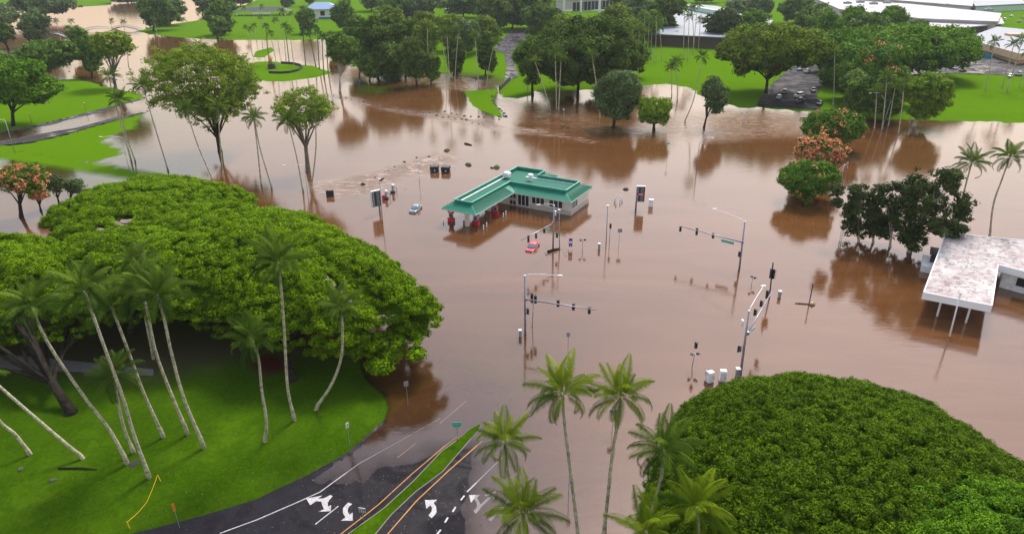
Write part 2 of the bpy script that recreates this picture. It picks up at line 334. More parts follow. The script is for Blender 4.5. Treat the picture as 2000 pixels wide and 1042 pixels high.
# ---- draped sheets
def sheet(name, P, mat, dz, step=1.5, smooth=True, flatz=None):
    """P world outline (n,2); follows the terrain"""
    P = np.asarray(P); n = len(P); pts = []; 
    for i in range(n):
        a, b = P[i], P[(i+1) % n]; k = max(1, int(np.linalg.norm(b-a)/step))
        for j in range(k): pts.append(a+(b-a)*j/k)
    m = len(pts); edges = [(i, (i+1) % m) for i in range(m)]
    x0, y0 = P.min(0); x1, y1 = P.max(0); gx, gy = np.meshgrid(np.arange(x0, x1, step), np.arange(y0, y1, step)); gx = gx.ravel(); gy = gy.ravel()
    if len(gx): s = sdist(gx, gy, P) > step*.45; pts += list(np.stack([gx[s], gy[s]], -1))
    r = delaunay_2d_cdt([Vector((float(p[0]), float(p[1]))) for p in pts], edges, [], 1, 1e-4)
    V = np.array([(v.x, v.y) for v in r[0]]); z = (height(V[:, 0], V[:, 1]) if flatz is None else np.full(len(V), flatz))+dz
    me = bpy.data.meshes.new(name); me.from_pydata([(float(a), float(b), float(c_)) for (a, b), c_ in zip(V, z)], [], [tuple(f) for f in r[2]]); me.update()
    if me.polygons and sum(p.normal.z for p in me.polygons) < 0: me.flip_normals()
    me.materials.append(mat); return link(bpy.data.objects.new(name, me))
def asphalt(name, c, wet=.25):
    m, t, P = newmat(name); g = geo(t); n = noise(t, 1.2, 8, .7, g); n_ = noise(t, .18, 4, .6, g, .8); n3 = noise(t, 30, 2, .5, g)
    r = ramp(t, n.outputs[0], [(.3, tuple(x*.7 for x in c)), (.7, tuple(x*1.3 for x in c))]); k = ramp(t, n3.outputs[0], [(.60, (0, 0, 0)), (.72, (.4, .4, .4))])
    t.links.new(mixc(t, k.outputs[0], r.outputs[0], (.16, .14, .12)), P.inputs['Base Color'])
    rr = ramp(t, n_.outputs[0], [(.4, (wet,)*3), (.58, (.9,)*3)]); P.inputs['Specular IOR Level'].default_value = .13; t.links.new(rr.outputs[0], P.inputs['Roughness'])
    bump(t, n.outputs[0], .15, .03, P); return m
asp = asphalt('wet_asphalt', (.011, .010, .014), .2); asp2 = asphalt('park_asphalt', (.04, .037, .042), .12); asp3 = asphalt('highway_asphalt', (.016, .016, .02), .6)
ROADMAT = dict(road_lane=asp, road_lane_far=asp, park_road=asp2, bridge_road=asp2, highway=asp3, parking_lot=asp2, plaza_paving=asp2)
RNAMES = dict(road_lane='road', road_lane_far='road', park_road='road', bridge_road='road', highway='road', parking_lot='parking_lot', plaza_paving='paving')
for k, P in RW.items():
    o = sheet(RNAMES[k], P, ROADMAT[k], .03 if k.startswith('road_l') else .10, 1.0 if k.startswith('road_l') else 6.0); tag(o, kind='structure')
# gutter strip beside the left lawn, drive behind the near trees, pavement
path_m = flat('worn_concrete', (.16, .15, .15), .7, scale=2)
o = sheet('path', atn([(-300,705),(0,694),(60,697),(150,706),(230,715),(300,722),(300,735),(200,730),(120,726),(0,722),(-300,740)], .5), path_m, .08, 2.0); tag(o, kind='structure')
# painted markings
white_p = flat('road_paint_white', (.40, .39, .40), .6, var=.45, scale=6); yellow_p = flat('road_paint_yellow', (.46, .21, .035), .6, var=.2, scale=4)
def strip(P, wd):
    P = [np.array(p, float) for p in P]; L = []; R = []
    for i, p in enumerate(P):
        t = P[min(i+1, len(P)-1)]-P[max(i-1, 0)]; t /= np.linalg.norm(t); nrm = np.array([-t[1], t[0]])
        L.append(p+nrm*wd/2); R.append(p-nrm*wd/2)
    return L+R[::-1]
def mark(pxs, wd, mat, nm='road_marking'):
    o = sheet(nm, strip(atn(pxs), wd), mat, .045, .8); tag(o, kind='structure'); return o
mark([(430,1042),(500,1016),(582,980),(625,960),(700,905),(780,860),(860,815)], .13, white_p)
mark([(325,1380),(600,1096),(668,1042),(740,985),(807,923),(869,870),(895,850)], .11, yellow_p)
mark([(500,1360),(700,1100),(759,1042),(814,978),(877,918),(942,860)], .12, yellow_p)
mark([(776,893),(811,865)], .12, yellow_p)
mark([(616,1024),(661,988)], .13, white_p)
for a, b in (((853,1044),(861,1034)), ((869,1020),(875,1010)), ((884,999),(890,989)), ((900,976),(907,967))): mark([a, b], .2, white_p)
mark([(912,960),(950,922),(983,890)], .16, white_p)
mark([(956,1015),(976,995),(1000,970),(1025,945)], .35, white_p); mark([(859,825),(912,780)], .2, white_p); mark([(968,1003),(1000,1003)], .3, white_p)
def arrow(pxs):
    o = sheet('road_arrow', atn(pxs), white_p, .047, .5); tag(o, kind='structure')
arrow([(598,973),(630,967),(621,973),(630,973),(638,970),(645,966),(650,968),(643,976),(640,983),(641,989),(647,986),(646,998),(622,999),(633,994),(629,985),(628,979),(618,978),(606,986)])
arrow([(680,981),(688,984),(681,990),(679,998),(682,1005),(689,1001),(689,1017),(666,1017),(675,1010),(670,1002),(670,992)])
arrow([(830,977),(854,976),(847,982),(852,990),(853,1000),(849,1006),(843,1012),(837,1007),(843,999),(844,992),(841,987),(837,990),(833,994)])
arrow([(916,966),(937,965),(932,971),(936,978),(938,984),(957,966),(949,968),(946,965),(969,957),(965,975),(960,970),(940,989),(936,995),(929,1002),(925,997),(932,988),(930,979),(926,973),(920,981)])
# grass median with a low kerb
kerb_m = flat('kerb_concrete', (.22, .19, .16), .8, scale=3)
MK = sheet('kerb', MEDW, kerb_m, .06, .8); tag(MK, kind='structure')
cen = MEDW.mean(0)
mb = MB(); n = len(MEDW)
for i in range(n):
    a, b = MEDW[i], MEDW[(i+1) % n]; za, zb = hz(*a), hz(*b)
    mb.add([(a[0], a[1], za-.4), (b[0], b[1], zb-.4), (b[0], b[1], zb+.06), (a[0], a[1], za+.06)], [(0, 1, 2, 3)])
tag(mb.build('kerb', kerb_m), kind='structure')
MEDI = atn([(x+(-4 if i > 8 else 4)*0, y) for i, (x, y) in enumerate(MEDP)]); 
def grass_sheet():
    P = MEDW; inner = []
    for i in range(len(P)):
        t = P[(i+1) % n]-P[i-1]; t /= np.linalg.norm(t)+1e-9; inner.append(P[i]+np.array([t[1], -t[0]])*(.12 if i < 9 else .10))
    if sdist(np.array([inner[3][0]]), np.array([inner[3][1]]), P)[0] < 0: inner = [2*np.array(P[i])-inner[i] for i in range(len(P))]
    o = sheet('median_grass', np.array(inner), mg_, .14, .35)
    me = o.data; co = np.empty(len(me.vertices)*3); me.vertices.foreach_get('co', co); co = co.reshape(-1, 3)
    d = sdist(co[:, 0], co[:, 1], np.array(inner)); co[:, 2] += np.clip(d, 0, .5)*.35+wave(co[:, 0], co[:, 1], 3, 4)*.05*(d > .05)-.05
    me.vertices.foreach_set('co', co.ravel()); me.update(); tag(o, kind='structure')
grass_sheet()
# ================================================================ vegetation
def leaf_cloud(C, Rr, per, size, rng, up=.35, squash=.75, tintvar=.15, tbase=.24, inner=.0, flower=0.0, core=True):
    """C (n,3) clump centres, Rr (n,) radii: rhombic leaf sprays on the upper shell of each clump -> V, F, tint"""
    n = len(C); per_ = np.maximum(6, (per*(Rr/np.median(Rr))**2)).astype(int); ids = np.repeat(np.arange(n), per_); N = len(ids)
    d = rng.normal(size=(N, 3)); d[:, 2] = np.abs(d[:, 2])*1.0-up*rng.random(N); d /= np.linalg.norm(d, axis=1)[:, None]
    r = Rr[ids]*(rng.uniform(.72, 1.08, N) if inner == 0 else rng.uniform(inner, 1.08, N)); P = C[ids]+d*r[:, None]*np.array([1, 1, squash])
    nrm = d+rng.normal(size=(N, 3))*.38; nrm[:, 2] += .2; nrm /= np.linalg.norm(nrm, axis=1)[:, None]
    a = np.cross(nrm, rng.normal(size=(N, 3))); a /= np.linalg.norm(a, axis=1)[:, None]+1e-9; b = np.cross(nrm, a)
    s = size*rng.uniform(.6, 1.35, N)[:, None]
    V = np.stack([P-a*s*.62, P-b*s*.38+nrm*s*.05, P+a*s*.62, P+b*s*.38+nrm*s*.05], 1).reshape(-1, 3)
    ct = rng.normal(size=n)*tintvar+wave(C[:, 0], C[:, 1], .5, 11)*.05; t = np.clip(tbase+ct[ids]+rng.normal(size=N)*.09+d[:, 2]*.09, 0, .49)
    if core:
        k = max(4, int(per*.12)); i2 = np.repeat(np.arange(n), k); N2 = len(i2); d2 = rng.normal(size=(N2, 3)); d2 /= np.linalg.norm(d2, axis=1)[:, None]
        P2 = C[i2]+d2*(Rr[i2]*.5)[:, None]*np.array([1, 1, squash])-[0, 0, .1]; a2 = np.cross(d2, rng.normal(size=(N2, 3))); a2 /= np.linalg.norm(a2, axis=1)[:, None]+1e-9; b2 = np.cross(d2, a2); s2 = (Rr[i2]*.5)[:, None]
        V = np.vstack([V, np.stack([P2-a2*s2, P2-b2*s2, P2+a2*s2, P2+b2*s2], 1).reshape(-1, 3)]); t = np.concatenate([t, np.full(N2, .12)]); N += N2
    if flower > 0:
        m0 = len(ids); fl = (rng.random(n) < flower)[ids] & (rng.random(m0) < .75); t[:m0] = np.where(fl, rng.uniform(.56, 1, m0), t[:m0])
    return V, np.arange(N*4).reshape(-1, 4), t
def crown_obj(C, Rr, mat, parent, per=40, size=.4, seed=0, **k):
    rng = np.random.default_rng(seed); V, Fq, t = leaf_cloud(np.asarray(C), np.asarray(Rr), per, size, rng, **k)
    return mesh_np('crown', V, Fq, mat, parent, attrs={'tint': t})
def limbs(base, centers, r0, rng, mat, parent, fork=.35, nmax=12, split=None, wob=.06):
    """trunk that forks into limbs reaching the given crown points"""
    base = np.array(base, float); C = np.asarray(centers); top = C.mean(0); H = top[2]-base[2]
    mb = MB(); f = base+np.array([(top[0]-base[0])*fork*.6, (top[1]-base[1])*fork*.6, H*fork]) if split is None else np.array(split)
    mb.tube([base-[0, 0, .8], base+[0, 0, .15], base*.6+f*.4, f], [r0*1.5, r0*1.25, r0, r0*.85], 9)
    sel = C[rng.permutation(len(C))[:nmax]]
    for c in sel:
        m = f*.5+c*.5+rng.normal(size=3)*H*wob; m[2] = f[2]+(c[2]-f[2])*.62
        q = f*.75+m*.25; mb.tube([f-(f-base)*.05, q, m, c], [r0*.55, r0*.42, r0*.25, r0*.06], 6, cap=False)
        for _ in range(2):
            c2 = c+rng.normal(size=3)*[H*.12, H*.12, H*.04]; mb.tube([m, m*.5+c2*.5+[0, 0, H*.03], c2], [r0*.2, r0*.12, r0*.03], 5, cap=False)
    return mb.build('trunk', mat, parent, smooth=True)
LP = np.zeros(3)
def dome_tree(name, label, cat, dome, base, mat, bark, clump=1.1, spacing=1.0, per=55, size=.32, seed=1, group=None, lump=.7, trunk_r=.9, holes=(), under=True, nl=16, layers=0, ew=1.0):
    """wide umbrella crown: dome = cx, cy, rx, ry, z top, z edge, turn"""
    cx, cy, rx, ry, zt, ze, ro = dome; rng = np.random.default_rng(seed)
    base = np.array(base, float); t = empty(name, base, label, cat, group)
    n = int(math.pi*rx*ry/(spacing**2)*1.35)
    r = np.sqrt(rng.random(n)); a = rng.uniform(0, 2*math.pi, n)
    edge = 1+ew*(.06*np.sin(a*5+seed)+.05*np.sin(a*9+seed*2)+.03*np.sin(a*17))
    lx, ly = rx*r*np.cos(a)*edge, ry*r*np.sin(a)*edge; x = cx+math.cos(ro)*lx-math.sin(ro)*ly; y = cy+math.sin(ro)*lx+math.cos(ro)*ly
    h = ze+(zt-ze)*np.sqrt(np.clip(1-r**2, 0, 1))
    z = h+wave(x, y, .55, seed)*lump+wave(x, y, 1.3, seed+4)*lump*.5+rng.normal(size=n)*.18
    if layers: z = h+np.abs(((h-ze)/(zt-ze)*layers+wave(x, y, .25, seed)*.7) % 1-.0)*lump*1.3-lump*.5+wave(x, y, .9, seed+4)*lump*.4
    k = np.ones(n, bool)
    for (hx, hy, hr) in holes: k &= ((x-hx)**2+(y-hy)**2 > hr**2)
    C = np.stack([x, y, z], 1)[k]; R_c = clump*rng.uniform(.6, 1.35, len(C))
    if under:   # ragged lower skirt
        m = int(n*.22); a = rng.uniform(0, 2*math.pi, m); rr = rng.uniform(.86, 1.03, m)
        lx, ly = rx*rr*np.cos(a), ry*rr*np.sin(a); x = cx+math.cos(ro)*lx-math.sin(ro)*ly; y = cy+math.sin(ro)*lx+math.cos(ro)*ly
        z = ze-rng.uniform(.0, 2.2, m)*(.6+.4*np.sin(a*4+seed)); C = np.vstack([C, np.stack([x, y, z], 1)]); R_c = np.concatenate([R_c, clump*rng.uniform(.5, 1.0, m)])
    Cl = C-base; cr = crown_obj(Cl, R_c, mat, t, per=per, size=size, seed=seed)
    # shell added under the sprays: darkest tint paints inner shade, blocks light below
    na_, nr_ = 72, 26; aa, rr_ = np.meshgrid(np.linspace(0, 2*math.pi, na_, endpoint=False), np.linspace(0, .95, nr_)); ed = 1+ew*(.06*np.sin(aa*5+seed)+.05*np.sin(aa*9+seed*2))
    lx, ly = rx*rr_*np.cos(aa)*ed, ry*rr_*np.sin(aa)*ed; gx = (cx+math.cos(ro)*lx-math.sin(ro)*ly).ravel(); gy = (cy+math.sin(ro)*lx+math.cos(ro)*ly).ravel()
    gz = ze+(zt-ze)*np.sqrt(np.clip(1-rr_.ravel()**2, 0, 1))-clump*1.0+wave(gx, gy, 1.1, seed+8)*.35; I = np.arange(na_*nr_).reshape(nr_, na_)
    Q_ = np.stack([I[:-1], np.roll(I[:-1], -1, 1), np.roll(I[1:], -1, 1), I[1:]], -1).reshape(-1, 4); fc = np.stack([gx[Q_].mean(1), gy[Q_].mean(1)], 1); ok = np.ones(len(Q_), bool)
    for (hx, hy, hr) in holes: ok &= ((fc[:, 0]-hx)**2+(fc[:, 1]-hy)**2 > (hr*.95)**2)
    mesh_np('shade_shell', np.stack([gx, gy, gz], 1)-base, Q_[ok], mat, t, attrs={'tint': np.full(ok.sum(), .04)})
    q = Cl[rng.permutation(len(Cl))[:nl]]*np.array([.86, .86, .92])
    limbs(np.zeros(3), q, trunk_r, rng, bark, t, nmax=nl, fork=.3)
    return t
def crown_fit(bx, by, x0, x1, yt, yb, Y=None):
    """crown ellipsoid from its outline in the photo, standing in the plane of its own base"""
    b = gnd(bx, by); Y = b[1] if Y is None else Y
    xm, ym = (x0+x1)/2, (yt+yb)/2; L, Rt = onY(x0, ym, Y), onY(x1, ym, Y); T, B = onY(xm, yt, Y), onY(xm, yb, Y)
    rx = (Rt[0]-L[0])/2; hzv = (T[2]-B[2])/2; e = (HC-(T[2]+B[2])/2)/Y; ry = rx*.85
    rz2 = hzv**2-(ry*e)**2
    rz = math.sqrt(rz2) if rz2 > (rx*.35)**2 else rx*.35
    c = np.array([(L[0]+Rt[0])/2, Y, (T[2]+B[2])/2]); return b, c, rx, ry, rz
def round_tree(name, label, cat, bx, by, x0, x1, yt, yb, mat='dark', bark='dark', seed=1, group=None, dens=1.0, leaf=None, clump=None, airy=False, Y=None, flower=0.0, cols=None, tall=False, zmin=None, nl=10, fork=.35):
    b, c, rx, ry, rz = crown_fit(bx, by, x0, x1, yt, yb, Y); rng = np.random.default_rng(seed)
    t = empty(name, b, label, cat, group); dist = math.hypot(b[0], b[1]); dens = dens*1.15
    leaf = leaf or max(.28, dist*.0024); cl = clump or max(.75, min(rx, rz)*.26)
    area = 4*math.pi*((rx*ry)**1.6/3+(rx*rz)**1.6/3+(ry*rz)**1.6/3)**(1/1.6)
    n = int(max(22, area/(cl*cl)*1.0*dens))
    d = rng.normal(size=(n, 3)); d /= np.linalg.norm(d, axis=1)[:, None]; low = d[:, 2] < -.35
    rr = rng.uniform(.62, 1.0, n)*np.where(rng.random(n) < .12, 1.14, 1); rr = np.where(low, rr*rng.uniform(.5, 1, n), rr)
    u_ = rng.normal(size=(7, 3)); u_ /= np.linalg.norm(u_, axis=1)[:, None]; lobes = .74+.34*np.clip(np.max(d@u_.T, axis=1)*1.6-.7, 0, 1)**1.0+.06*np.sin(d[:, 0]*9+seed)
    lobes = np.clip(lobes, .8, 1.1)
    C = d*np.array([rx-cl*.4, ry-cl*.4, rz-cl*.3])*(rr*lobes)[:, None]+(c-b)
    if not airy and cols is None and name not in ('umbrella_tree', 'banyan_tree', 'flowering_tree'):   # several overlapping sub-crowns
        K = 5 if rx > 4 else 4; sc_ = rng.normal(size=(K, 3)); sc_ /= np.linalg.norm(sc_, axis=1)[:, None]; sc_ = sc_*np.array([rx, ry, rz])*.46; sc_[0] = [0, 0, rz*.35]
        sr_ = rng.uniform(.54, .76, K); which = rng.integers(0, K, n); C = d*(np.array([rx, ry, rz])[None, :]-cl*.2)*(sr_[which]*rr*lobes)[:, None]+sc_[which]+(c-b)
        if name == 'dense_tree':
            m_ = rng.random(n) < .22; C[m_, 2] = rng.uniform(.3, 1, m_.sum())*(c-b)[2]; C[m_, :2] = (C[m_, :2]-(c-b)[:2])*.7+(c-b)[:2]*.8
    if cols is not None:   # several upright columns of foliage
        C = []; 
        for (u, vt, vb, wd) in cols:
            T, B = onY(u, vt, b[1]), onY(u, vb, b[1]); k = max(14, int(abs(T[2]-B[2])/cl*6.5)); w = wd*(onY(u+1, vt, b[1])[0]-onY(u, vt, b[1])[0])
            s = rng.random(k); C.append(np.stack([T[0]*s+B[0]*(1-s)+rng.normal(size=k)*w*.30, b[1]+rng.normal(size=k)*w*.5+rng.normal()*w*.5, B[2]*(1-s)+T[2]*s], 1)-b)
        C = np.vstack(C)
    if zmin is not None: C = C[C[:, 2]+b[2] > zmin]
    C[:, 2] = np.maximum(C[:, 2], .25)
    R_c = cl*rng.uniform(.65, 1.3, len(C))*(.75 if airy else 1)
    per = (18 if airy else 46)*(cl/leaf/2.6)**2*.55+12
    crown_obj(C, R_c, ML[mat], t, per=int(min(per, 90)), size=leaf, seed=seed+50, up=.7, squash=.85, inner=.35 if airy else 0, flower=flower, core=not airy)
    r0 = max(.22, min(rx, 9)*.065); limbs(np.zeros(3), C*.9 if not airy else C*.95, r0, rng, MT[bark], t, nmax=nl, fork=fork, wob=.04)
    return t
# ---- palms
def frond(mb_v, mb_f, org, az, el, L, droop, nl, wl, rng, lw=.05):
    """one feather frond: midrib strip and drooping leaflets"""
    n = 9; s = np.linspace(0, 1, n); 
    ang = el-droop*s**1.5; dx = np.cos(ang); dz = np.sin(ang)
    x = np.concatenate([[0], np.cumsum((dx[1:]+dx[:-1])/2)])*L/(n-1); z = np.concatenate([[0], np.cumsum((dz[1:]+dz[:-1])/2)])*L/(n-1)
    ca, sa = math.cos(az), math.sin(az); side = np.array([-sa, ca, 0.]); tw = rng.normal()*.35
    P = np.stack([x*ca, x*sa, z], 1)+org
    def q(a, b, c, d): k = len(mb_v); mb_v.extend([a, b, c, d]); mb_f.append((k, k+1, k+2, k+3))
    for i in range(n-1):
        w0, w1 = lw*(1-s[i]*.8), lw*(1-s[i+1]*.8); q(P[i]-side*w0, P[i]+side*w0, P[i+1]+side*w1, P[i+1]-side*w1)
    for j in range(nl):
        u = .12+.88*(j+.5)/nl; f = u*(n-1); i = min(int(f), n-2); p = P[i]+(P[i+1]-P[i])*(f-i); t = P[i+1]-P[i]; t = t/np.linalg.norm(t); up = np.cross(side, t)*-1
        ll = wl*(.35+.65*math.sin(math.pi*min(1, u*.92+.1)))*rng.uniform(.85, 1.1)
        for sg in (-1, 1):
            dirv = side*sg*(.86)+t*.62+up*tw*sg*.3+np.array([0, 0, -.28-.35*u]); dirv /= np.linalg.norm(dirv)
            tip = p+dirv*ll+np.array([0, 0, -ll*.22]); w = t*L/nl*.46; m = p+dirv*ll*.5
            q(p-w*.6, m-w*.9, tip, m+w*.9)
def palm_crown(seed, nf=22, L=3.6, nl=18, wl=.95, wind=0.0, young=False):
    rng = np.random.default_rng(seed); v = []; f = []
    for k in range(nf):
        g = k/nf; az = k*2.39996+rng.normal()*.15; el = 1.5-1.75*g**1.15+rng.normal()*.14; dr = (.75+1.55*g)*rng.uniform(.6, 1.35)
        frond(v, f, np.array([math.cos(az)*.12, math.sin(az)*.12, .3*(1-g)]), az, el, L*rng.uniform(.85, 1.08)*(1 if g > .12 else .75), dr, nl, wl, rng)
    V = np.array(v); Fq = np.array(f); V[:, 0] += wind*np.clip(V[:, 2], 0, 9)*.3
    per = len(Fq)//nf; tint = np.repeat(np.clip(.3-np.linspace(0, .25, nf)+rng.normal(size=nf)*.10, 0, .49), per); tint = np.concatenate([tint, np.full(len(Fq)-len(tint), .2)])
    me_o = mesh_np('crown', V, Fq, None, None, attrs={'tint': tint}); me = me_o.data; bpy.data.objects.remove(me_o); return me
CROWNS = {}
def crown_mesh(kind, i):
    k = (kind, i)
    if k not in CROWNS:
        CROWNS[k] = {'near': lambda: palm_crown(100+i, 22, 4.0, 38, .95), 'far': lambda: palm_crown(200+i, 15, 3.2, 9, .95),
                     'royal': lambda: palm_crown(300+i, 14, 2.9, 9, 1.0), 'lit': lambda: palm_crown(400+i, 23, 4.0, 44, .95)}[kind]()
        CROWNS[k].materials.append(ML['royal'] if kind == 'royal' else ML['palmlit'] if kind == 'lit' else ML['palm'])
    return CROWNS[k]
def palm(label, pts, kind='far', scale=1.0, r=None, group=None, name='coconut_palm', dy=0.0, seed=0, Yb=None, tilt=None):
    """pts: photo points from foot to crown; the trunk leans in the plane of its foot (dy: towards or away at the top)"""
    b = gnd(*pts[0]) if Yb is None else None
    if b is None:
        b = onY(pts[0][0], pts[0][1], Yb)
    Y = b[1]; n = len(pts); P = [b]
    for i, p in enumerate(pts[1:], 1): P.append(onY(p[0], p[1], Y+dy*(i/(n-1))**1.3))
    P = np.array(P); t = empty(name, b, label, 'palm tree', group); Q = P-b
    if n == 2: Q = np.array([Q[0], Q[1]*.5+np.array([Q[1][0]*-.06, 0, 0]), Q[1]])
    # smooth the trunk
    m = 14; s = np.linspace(0, len(Q)-1, m); idx_ = np.clip(s.astype(int), 0, len(Q)-2); fr_ = s-idx_
    out = []
    for i, f_ in zip(idx_, fr_):
        p0, p1, p2, p3 = Q[max(i-1, 0)], Q[i], Q[i+1], Q[min(i+2, len(Q)-1)]
        out.append(.5*((2*p1)+(-p0+p2)*f_+(2*p0-5*p1+4*p2-p3)*f_**2+(-p0+3*p1-3*p2+p3)*f_**3))
    out = np.array(out); out[0][2] -= .8 
    r = r or (.17 if kind in ('near', 'lit') else .24 if kind == 'royal' else .17)
    rs = [r*1.75]+[r*(1.18-.4*k/m)*(1.25 if k == 1 else 1) for k in range(1, m)]
    mbt = MB().tube(out, rs, 8); mbt.build('trunk', MT['palm'] if kind != 'royal' else MT['mid'], t, smooth=True)
    me = crown_mesh(kind, seed % (4 if kind == 'near' else 3)); c = bpy.data.objects.new('crown', me); link(c, t); c.location = Q[-1]; c.scale = (scale,)*3
    d = out[-1]-out[-3]; d = Vector(d).normalized(); ax = Vector((0, 0, 1)).rotation_difference(Vector((0, 0, 1)).lerp(d, .5 if tilt is None else tilt).normalized())
    c.rotation_mode = 'QUATERNION'; c.rotation_quaternion = ax @ Matrix.Rotation(seed*1.7, 4, 'Z').to_quaternion()
    return t
# ---- the great canopies in front
BIG = [
 ('umbrella_tree', 'broad umbrella tree on the near left lawn whose low right boughs overhang the brown water', [-41.7,103.6,34.0,14.6,16.0,6.2,-.62], gnd(570, 742), 31, 16),
 ('umbrella_tree', 'umbrella tree at the back of the near left group, beside the pink flowering trees', [-69.1,125.2,21.5,17.5,14.5,7.5,-.85], at(330, 505, .5), 32, 14),
 ('umbrella_tree', 'umbrella tree at the left edge with a dark slanting trunk on the lawn', [-83.4,94.8,24.6,12.5,16.2,7.2,-.25], gnd(140, 806), 33, 14),
 ('umbrella_tree', 'umbrella tree in the middle of the left group, behind the cluster of leaning palms', [-55,97.5,22.1,10.3,15.6,8.4,-.29], at(260, 650, .5), 34, 12),
]
for nm, lb, dm, bs, sd_, nl_ in BIG:
    dome_tree(nm, lb, 'tree', dm, bs, ML['monkeypod'], MT['dark'], clump=.74, spacing=.82, per=74, size=.20, seed=sd_, lump=.6, trunk_r=.62, nl=nl_, layers=4,
              holes=[(-67.5,113,1.9),(-71,111,1.5),(-24,86,1.2),(-26,88.5,.9)] if sd_ in (31, 32, 34) else [(-60, 88, 1.5)])
# low right-hand boughs of the first tree
def bough(px, py, z, rx, ry, rz, seed, parent, n=34):
    rng = np.random.default_rng(seed); c = at(px, py, z); d = rng.normal(size=(n, 3)); d /= np.linalg.norm(d, axis=1)[:, None]
    C = c+d*np.array([rx, ry, rz])*rng.uniform(.5, 1, n)[:, None]-np.array(parent.location)
    o = crown_obj(C, np.full(n, .8)*rng.uniform(.7, 1.3, n), ML['monkeypod'], parent, per=45, size=.32, seed=seed)
    o.name = 'bough'; return o
first = [o for o in COL.objects if o.name == 'umbrella_tree'][0]
for i, (px, py, z, rx, ry, rz) in enumerate([(715,672,5,2.9,2.5,1.5),(765,690,4.2,1.6,1.5,.9),(742,715,3.6,1.6,1.3,.8),(800,645,5.5,2.5,2.2,1.3),(812,690,4.2,1.0,1,.5),(775,660,4.6,.9,.9,.6),(690,640,6.2,2,2,1.2),(640,625,7,2.5,2.2,1.4),(560,610,8,3,2.5,1.5),(455,600,8.5,3.5,3,1.7),(380,600,8.6,3,2.5,1.5),(820,610,6.5,2.2,2,1.4)]):
    bough(px, py, z, rx, ry, rz, 70+i, first, n=int(26*rx))
dome_tree('dome_tree', 'huge dense dark green dome tree filling the lower right corner beside the water', 'tree', [32.8,48.0,20.3,24.8,13.8,3.6,-.03], (33, 48, 0), ML['dome'], MT['dark'], clump=.46, spacing=.52, per=44, size=.15, seed=41, ew=.25, lump=.30, trunk_r=1.1, nl=14)
dome_tree('dome_tree', 'brighter green bushy tree in front of the great dark dome at the bottom right', 'tree', [39.5,38.6,13.2,11.8,15.6,6.4,.19], (39.5, 39, .0), ML['bright'], MT['dark'], clump=.7, spacing=.78, per=95, size=.15, seed=42, lump=1.0, trunk_r=.7, nl=12)
# ---- near palms: foot .. crown
NEARP = [
 ('coconut palm leaning out of the photo, its foot nearest the left edge', [(60,887),(30,848),(0,822),(-60,745)], 'near', 1.0),
 ('longest leaning coconut palm whose crown is cut off by the left edge', [(165,895),(110,850),(0,755),(-70,690)], 'near', 1.0),
 ('coconut palm leaning left with its crown in front of the leftmost umbrella tree', [(250,905),(215,840),(165,775),(95,672),(62,600)], 'near', 1.05),
 ('short coconut palm with a low drooping crown in front of the other lawn palms', [(262,883),(242,835),(228,770),(222,735)], 'near', .95),
 ('dark thin leaning coconut palm whose foot is the lowest on the left lawn', [(292,932),(262,850),(240,775),(205,680),(165,568)], 'near', .95),
 ('coconut palm whose foot stands between the low palm and the close pair', [(320,853),(300,810),(278,760),(245,670),(218,600)], 'near', 1.0),
 ('left coconut palm of the close pair with parallel trunks on the left lawn', [(368,848),(335,770),(305,690),(288,610),(275,560)], 'near', 1.05),
 ('right coconut palm of the close pair with parallel trunks on the left lawn', [(400,874),(360,780),(335,690),(320,620),(308,575)], 'near', 1.05),
 ('slender coconut palm with a crooked foot, in front of the big umbrella tree', [(516,862),(521,825),(511,760),(505,700),(492,662)], 'near', .9),
 ('tall upright coconut palm rising in front of the middle of the big umbrella tree', [(576,820),(562,760),(556,660),(550,570),(543,512)], 'near', 1.1),
 ('coconut palm with a strongly curved trunk beside the right trunk of the umbrella tree', [(613,800),(645,755),(666,700),(669,640),(665,600)], 'near', .95),
]
for i, (lb, pts, kd, sc_) in enumerate(NEARP): palm(lb, pts, kd, sc_, seed=i, group='coconut palms on the near left lawn', tilt=.25)
palm('coconut palm pushing its crown up through the umbrella canopy on the left', [(300,700),(280,600),(266,512)], 'near', .95, seed=3, group='coconut palms on the near left lawn', tilt=.2)
FR = [
 ('slim coconut palm with pale spotted trunk, left one of the pair at the bottom', [(1131,1060),(1124,1000),(1112,900),(1103,830),(1098,768)], 'lit', .88, 46),
 ('slim coconut palm with a blackened upper trunk beside the white lane sign', [(1178,1060),(1186,980),(1197,880),(1209,810),(1212,775)], 'lit', .82, 46),
 ('coconut palm with a wide dark crown against the left side of the great dome tree', [(1262,1042),(1275,990),(1292,930),(1297,878)], 'near', 1.0, 49),
 ('yellow green coconut palm standing low in front of the great dome tree', [(1368,1140),(1366,1060),(1362,990)], 'lit', .92, 44),
 ('coconut palm beside the grass median tip with one hanging frond', [(1000,1100),(996,960),(990,905),(985,862)], 'lit', .78, 46),
 ('coconut palm crown cut by the bottom edge left of the slim pair', [(1030,1200),(1028,1100),(1022,1000)], 'lit', .98, 42),
 ('coconut palm crown cut by the bottom edge right of the slim pair', [(1262,1220),(1264,1130),(1262,1038)], 'lit', .9, 42),
]
for i, (lb, pts, kd, sc_, Y) in enumerate(FR):
    P0 = onY(*pts[-1], Y); palm(lb, pts, kd, sc_, seed=i, group='coconut palms along the bottom of the photo', Yb=Y, r=.15, tilt=.3)
    t_ = COL.objects[-1].parent or COL.objects[-1]
palm('coconut palm behind the paperbark trees, left of the pair at the right edge', [(1868,470),(1876,410),(1884,370),(1898,318)], 'near', 1.05, seed=1, group='coconut palms at the right edge', tilt=.2)
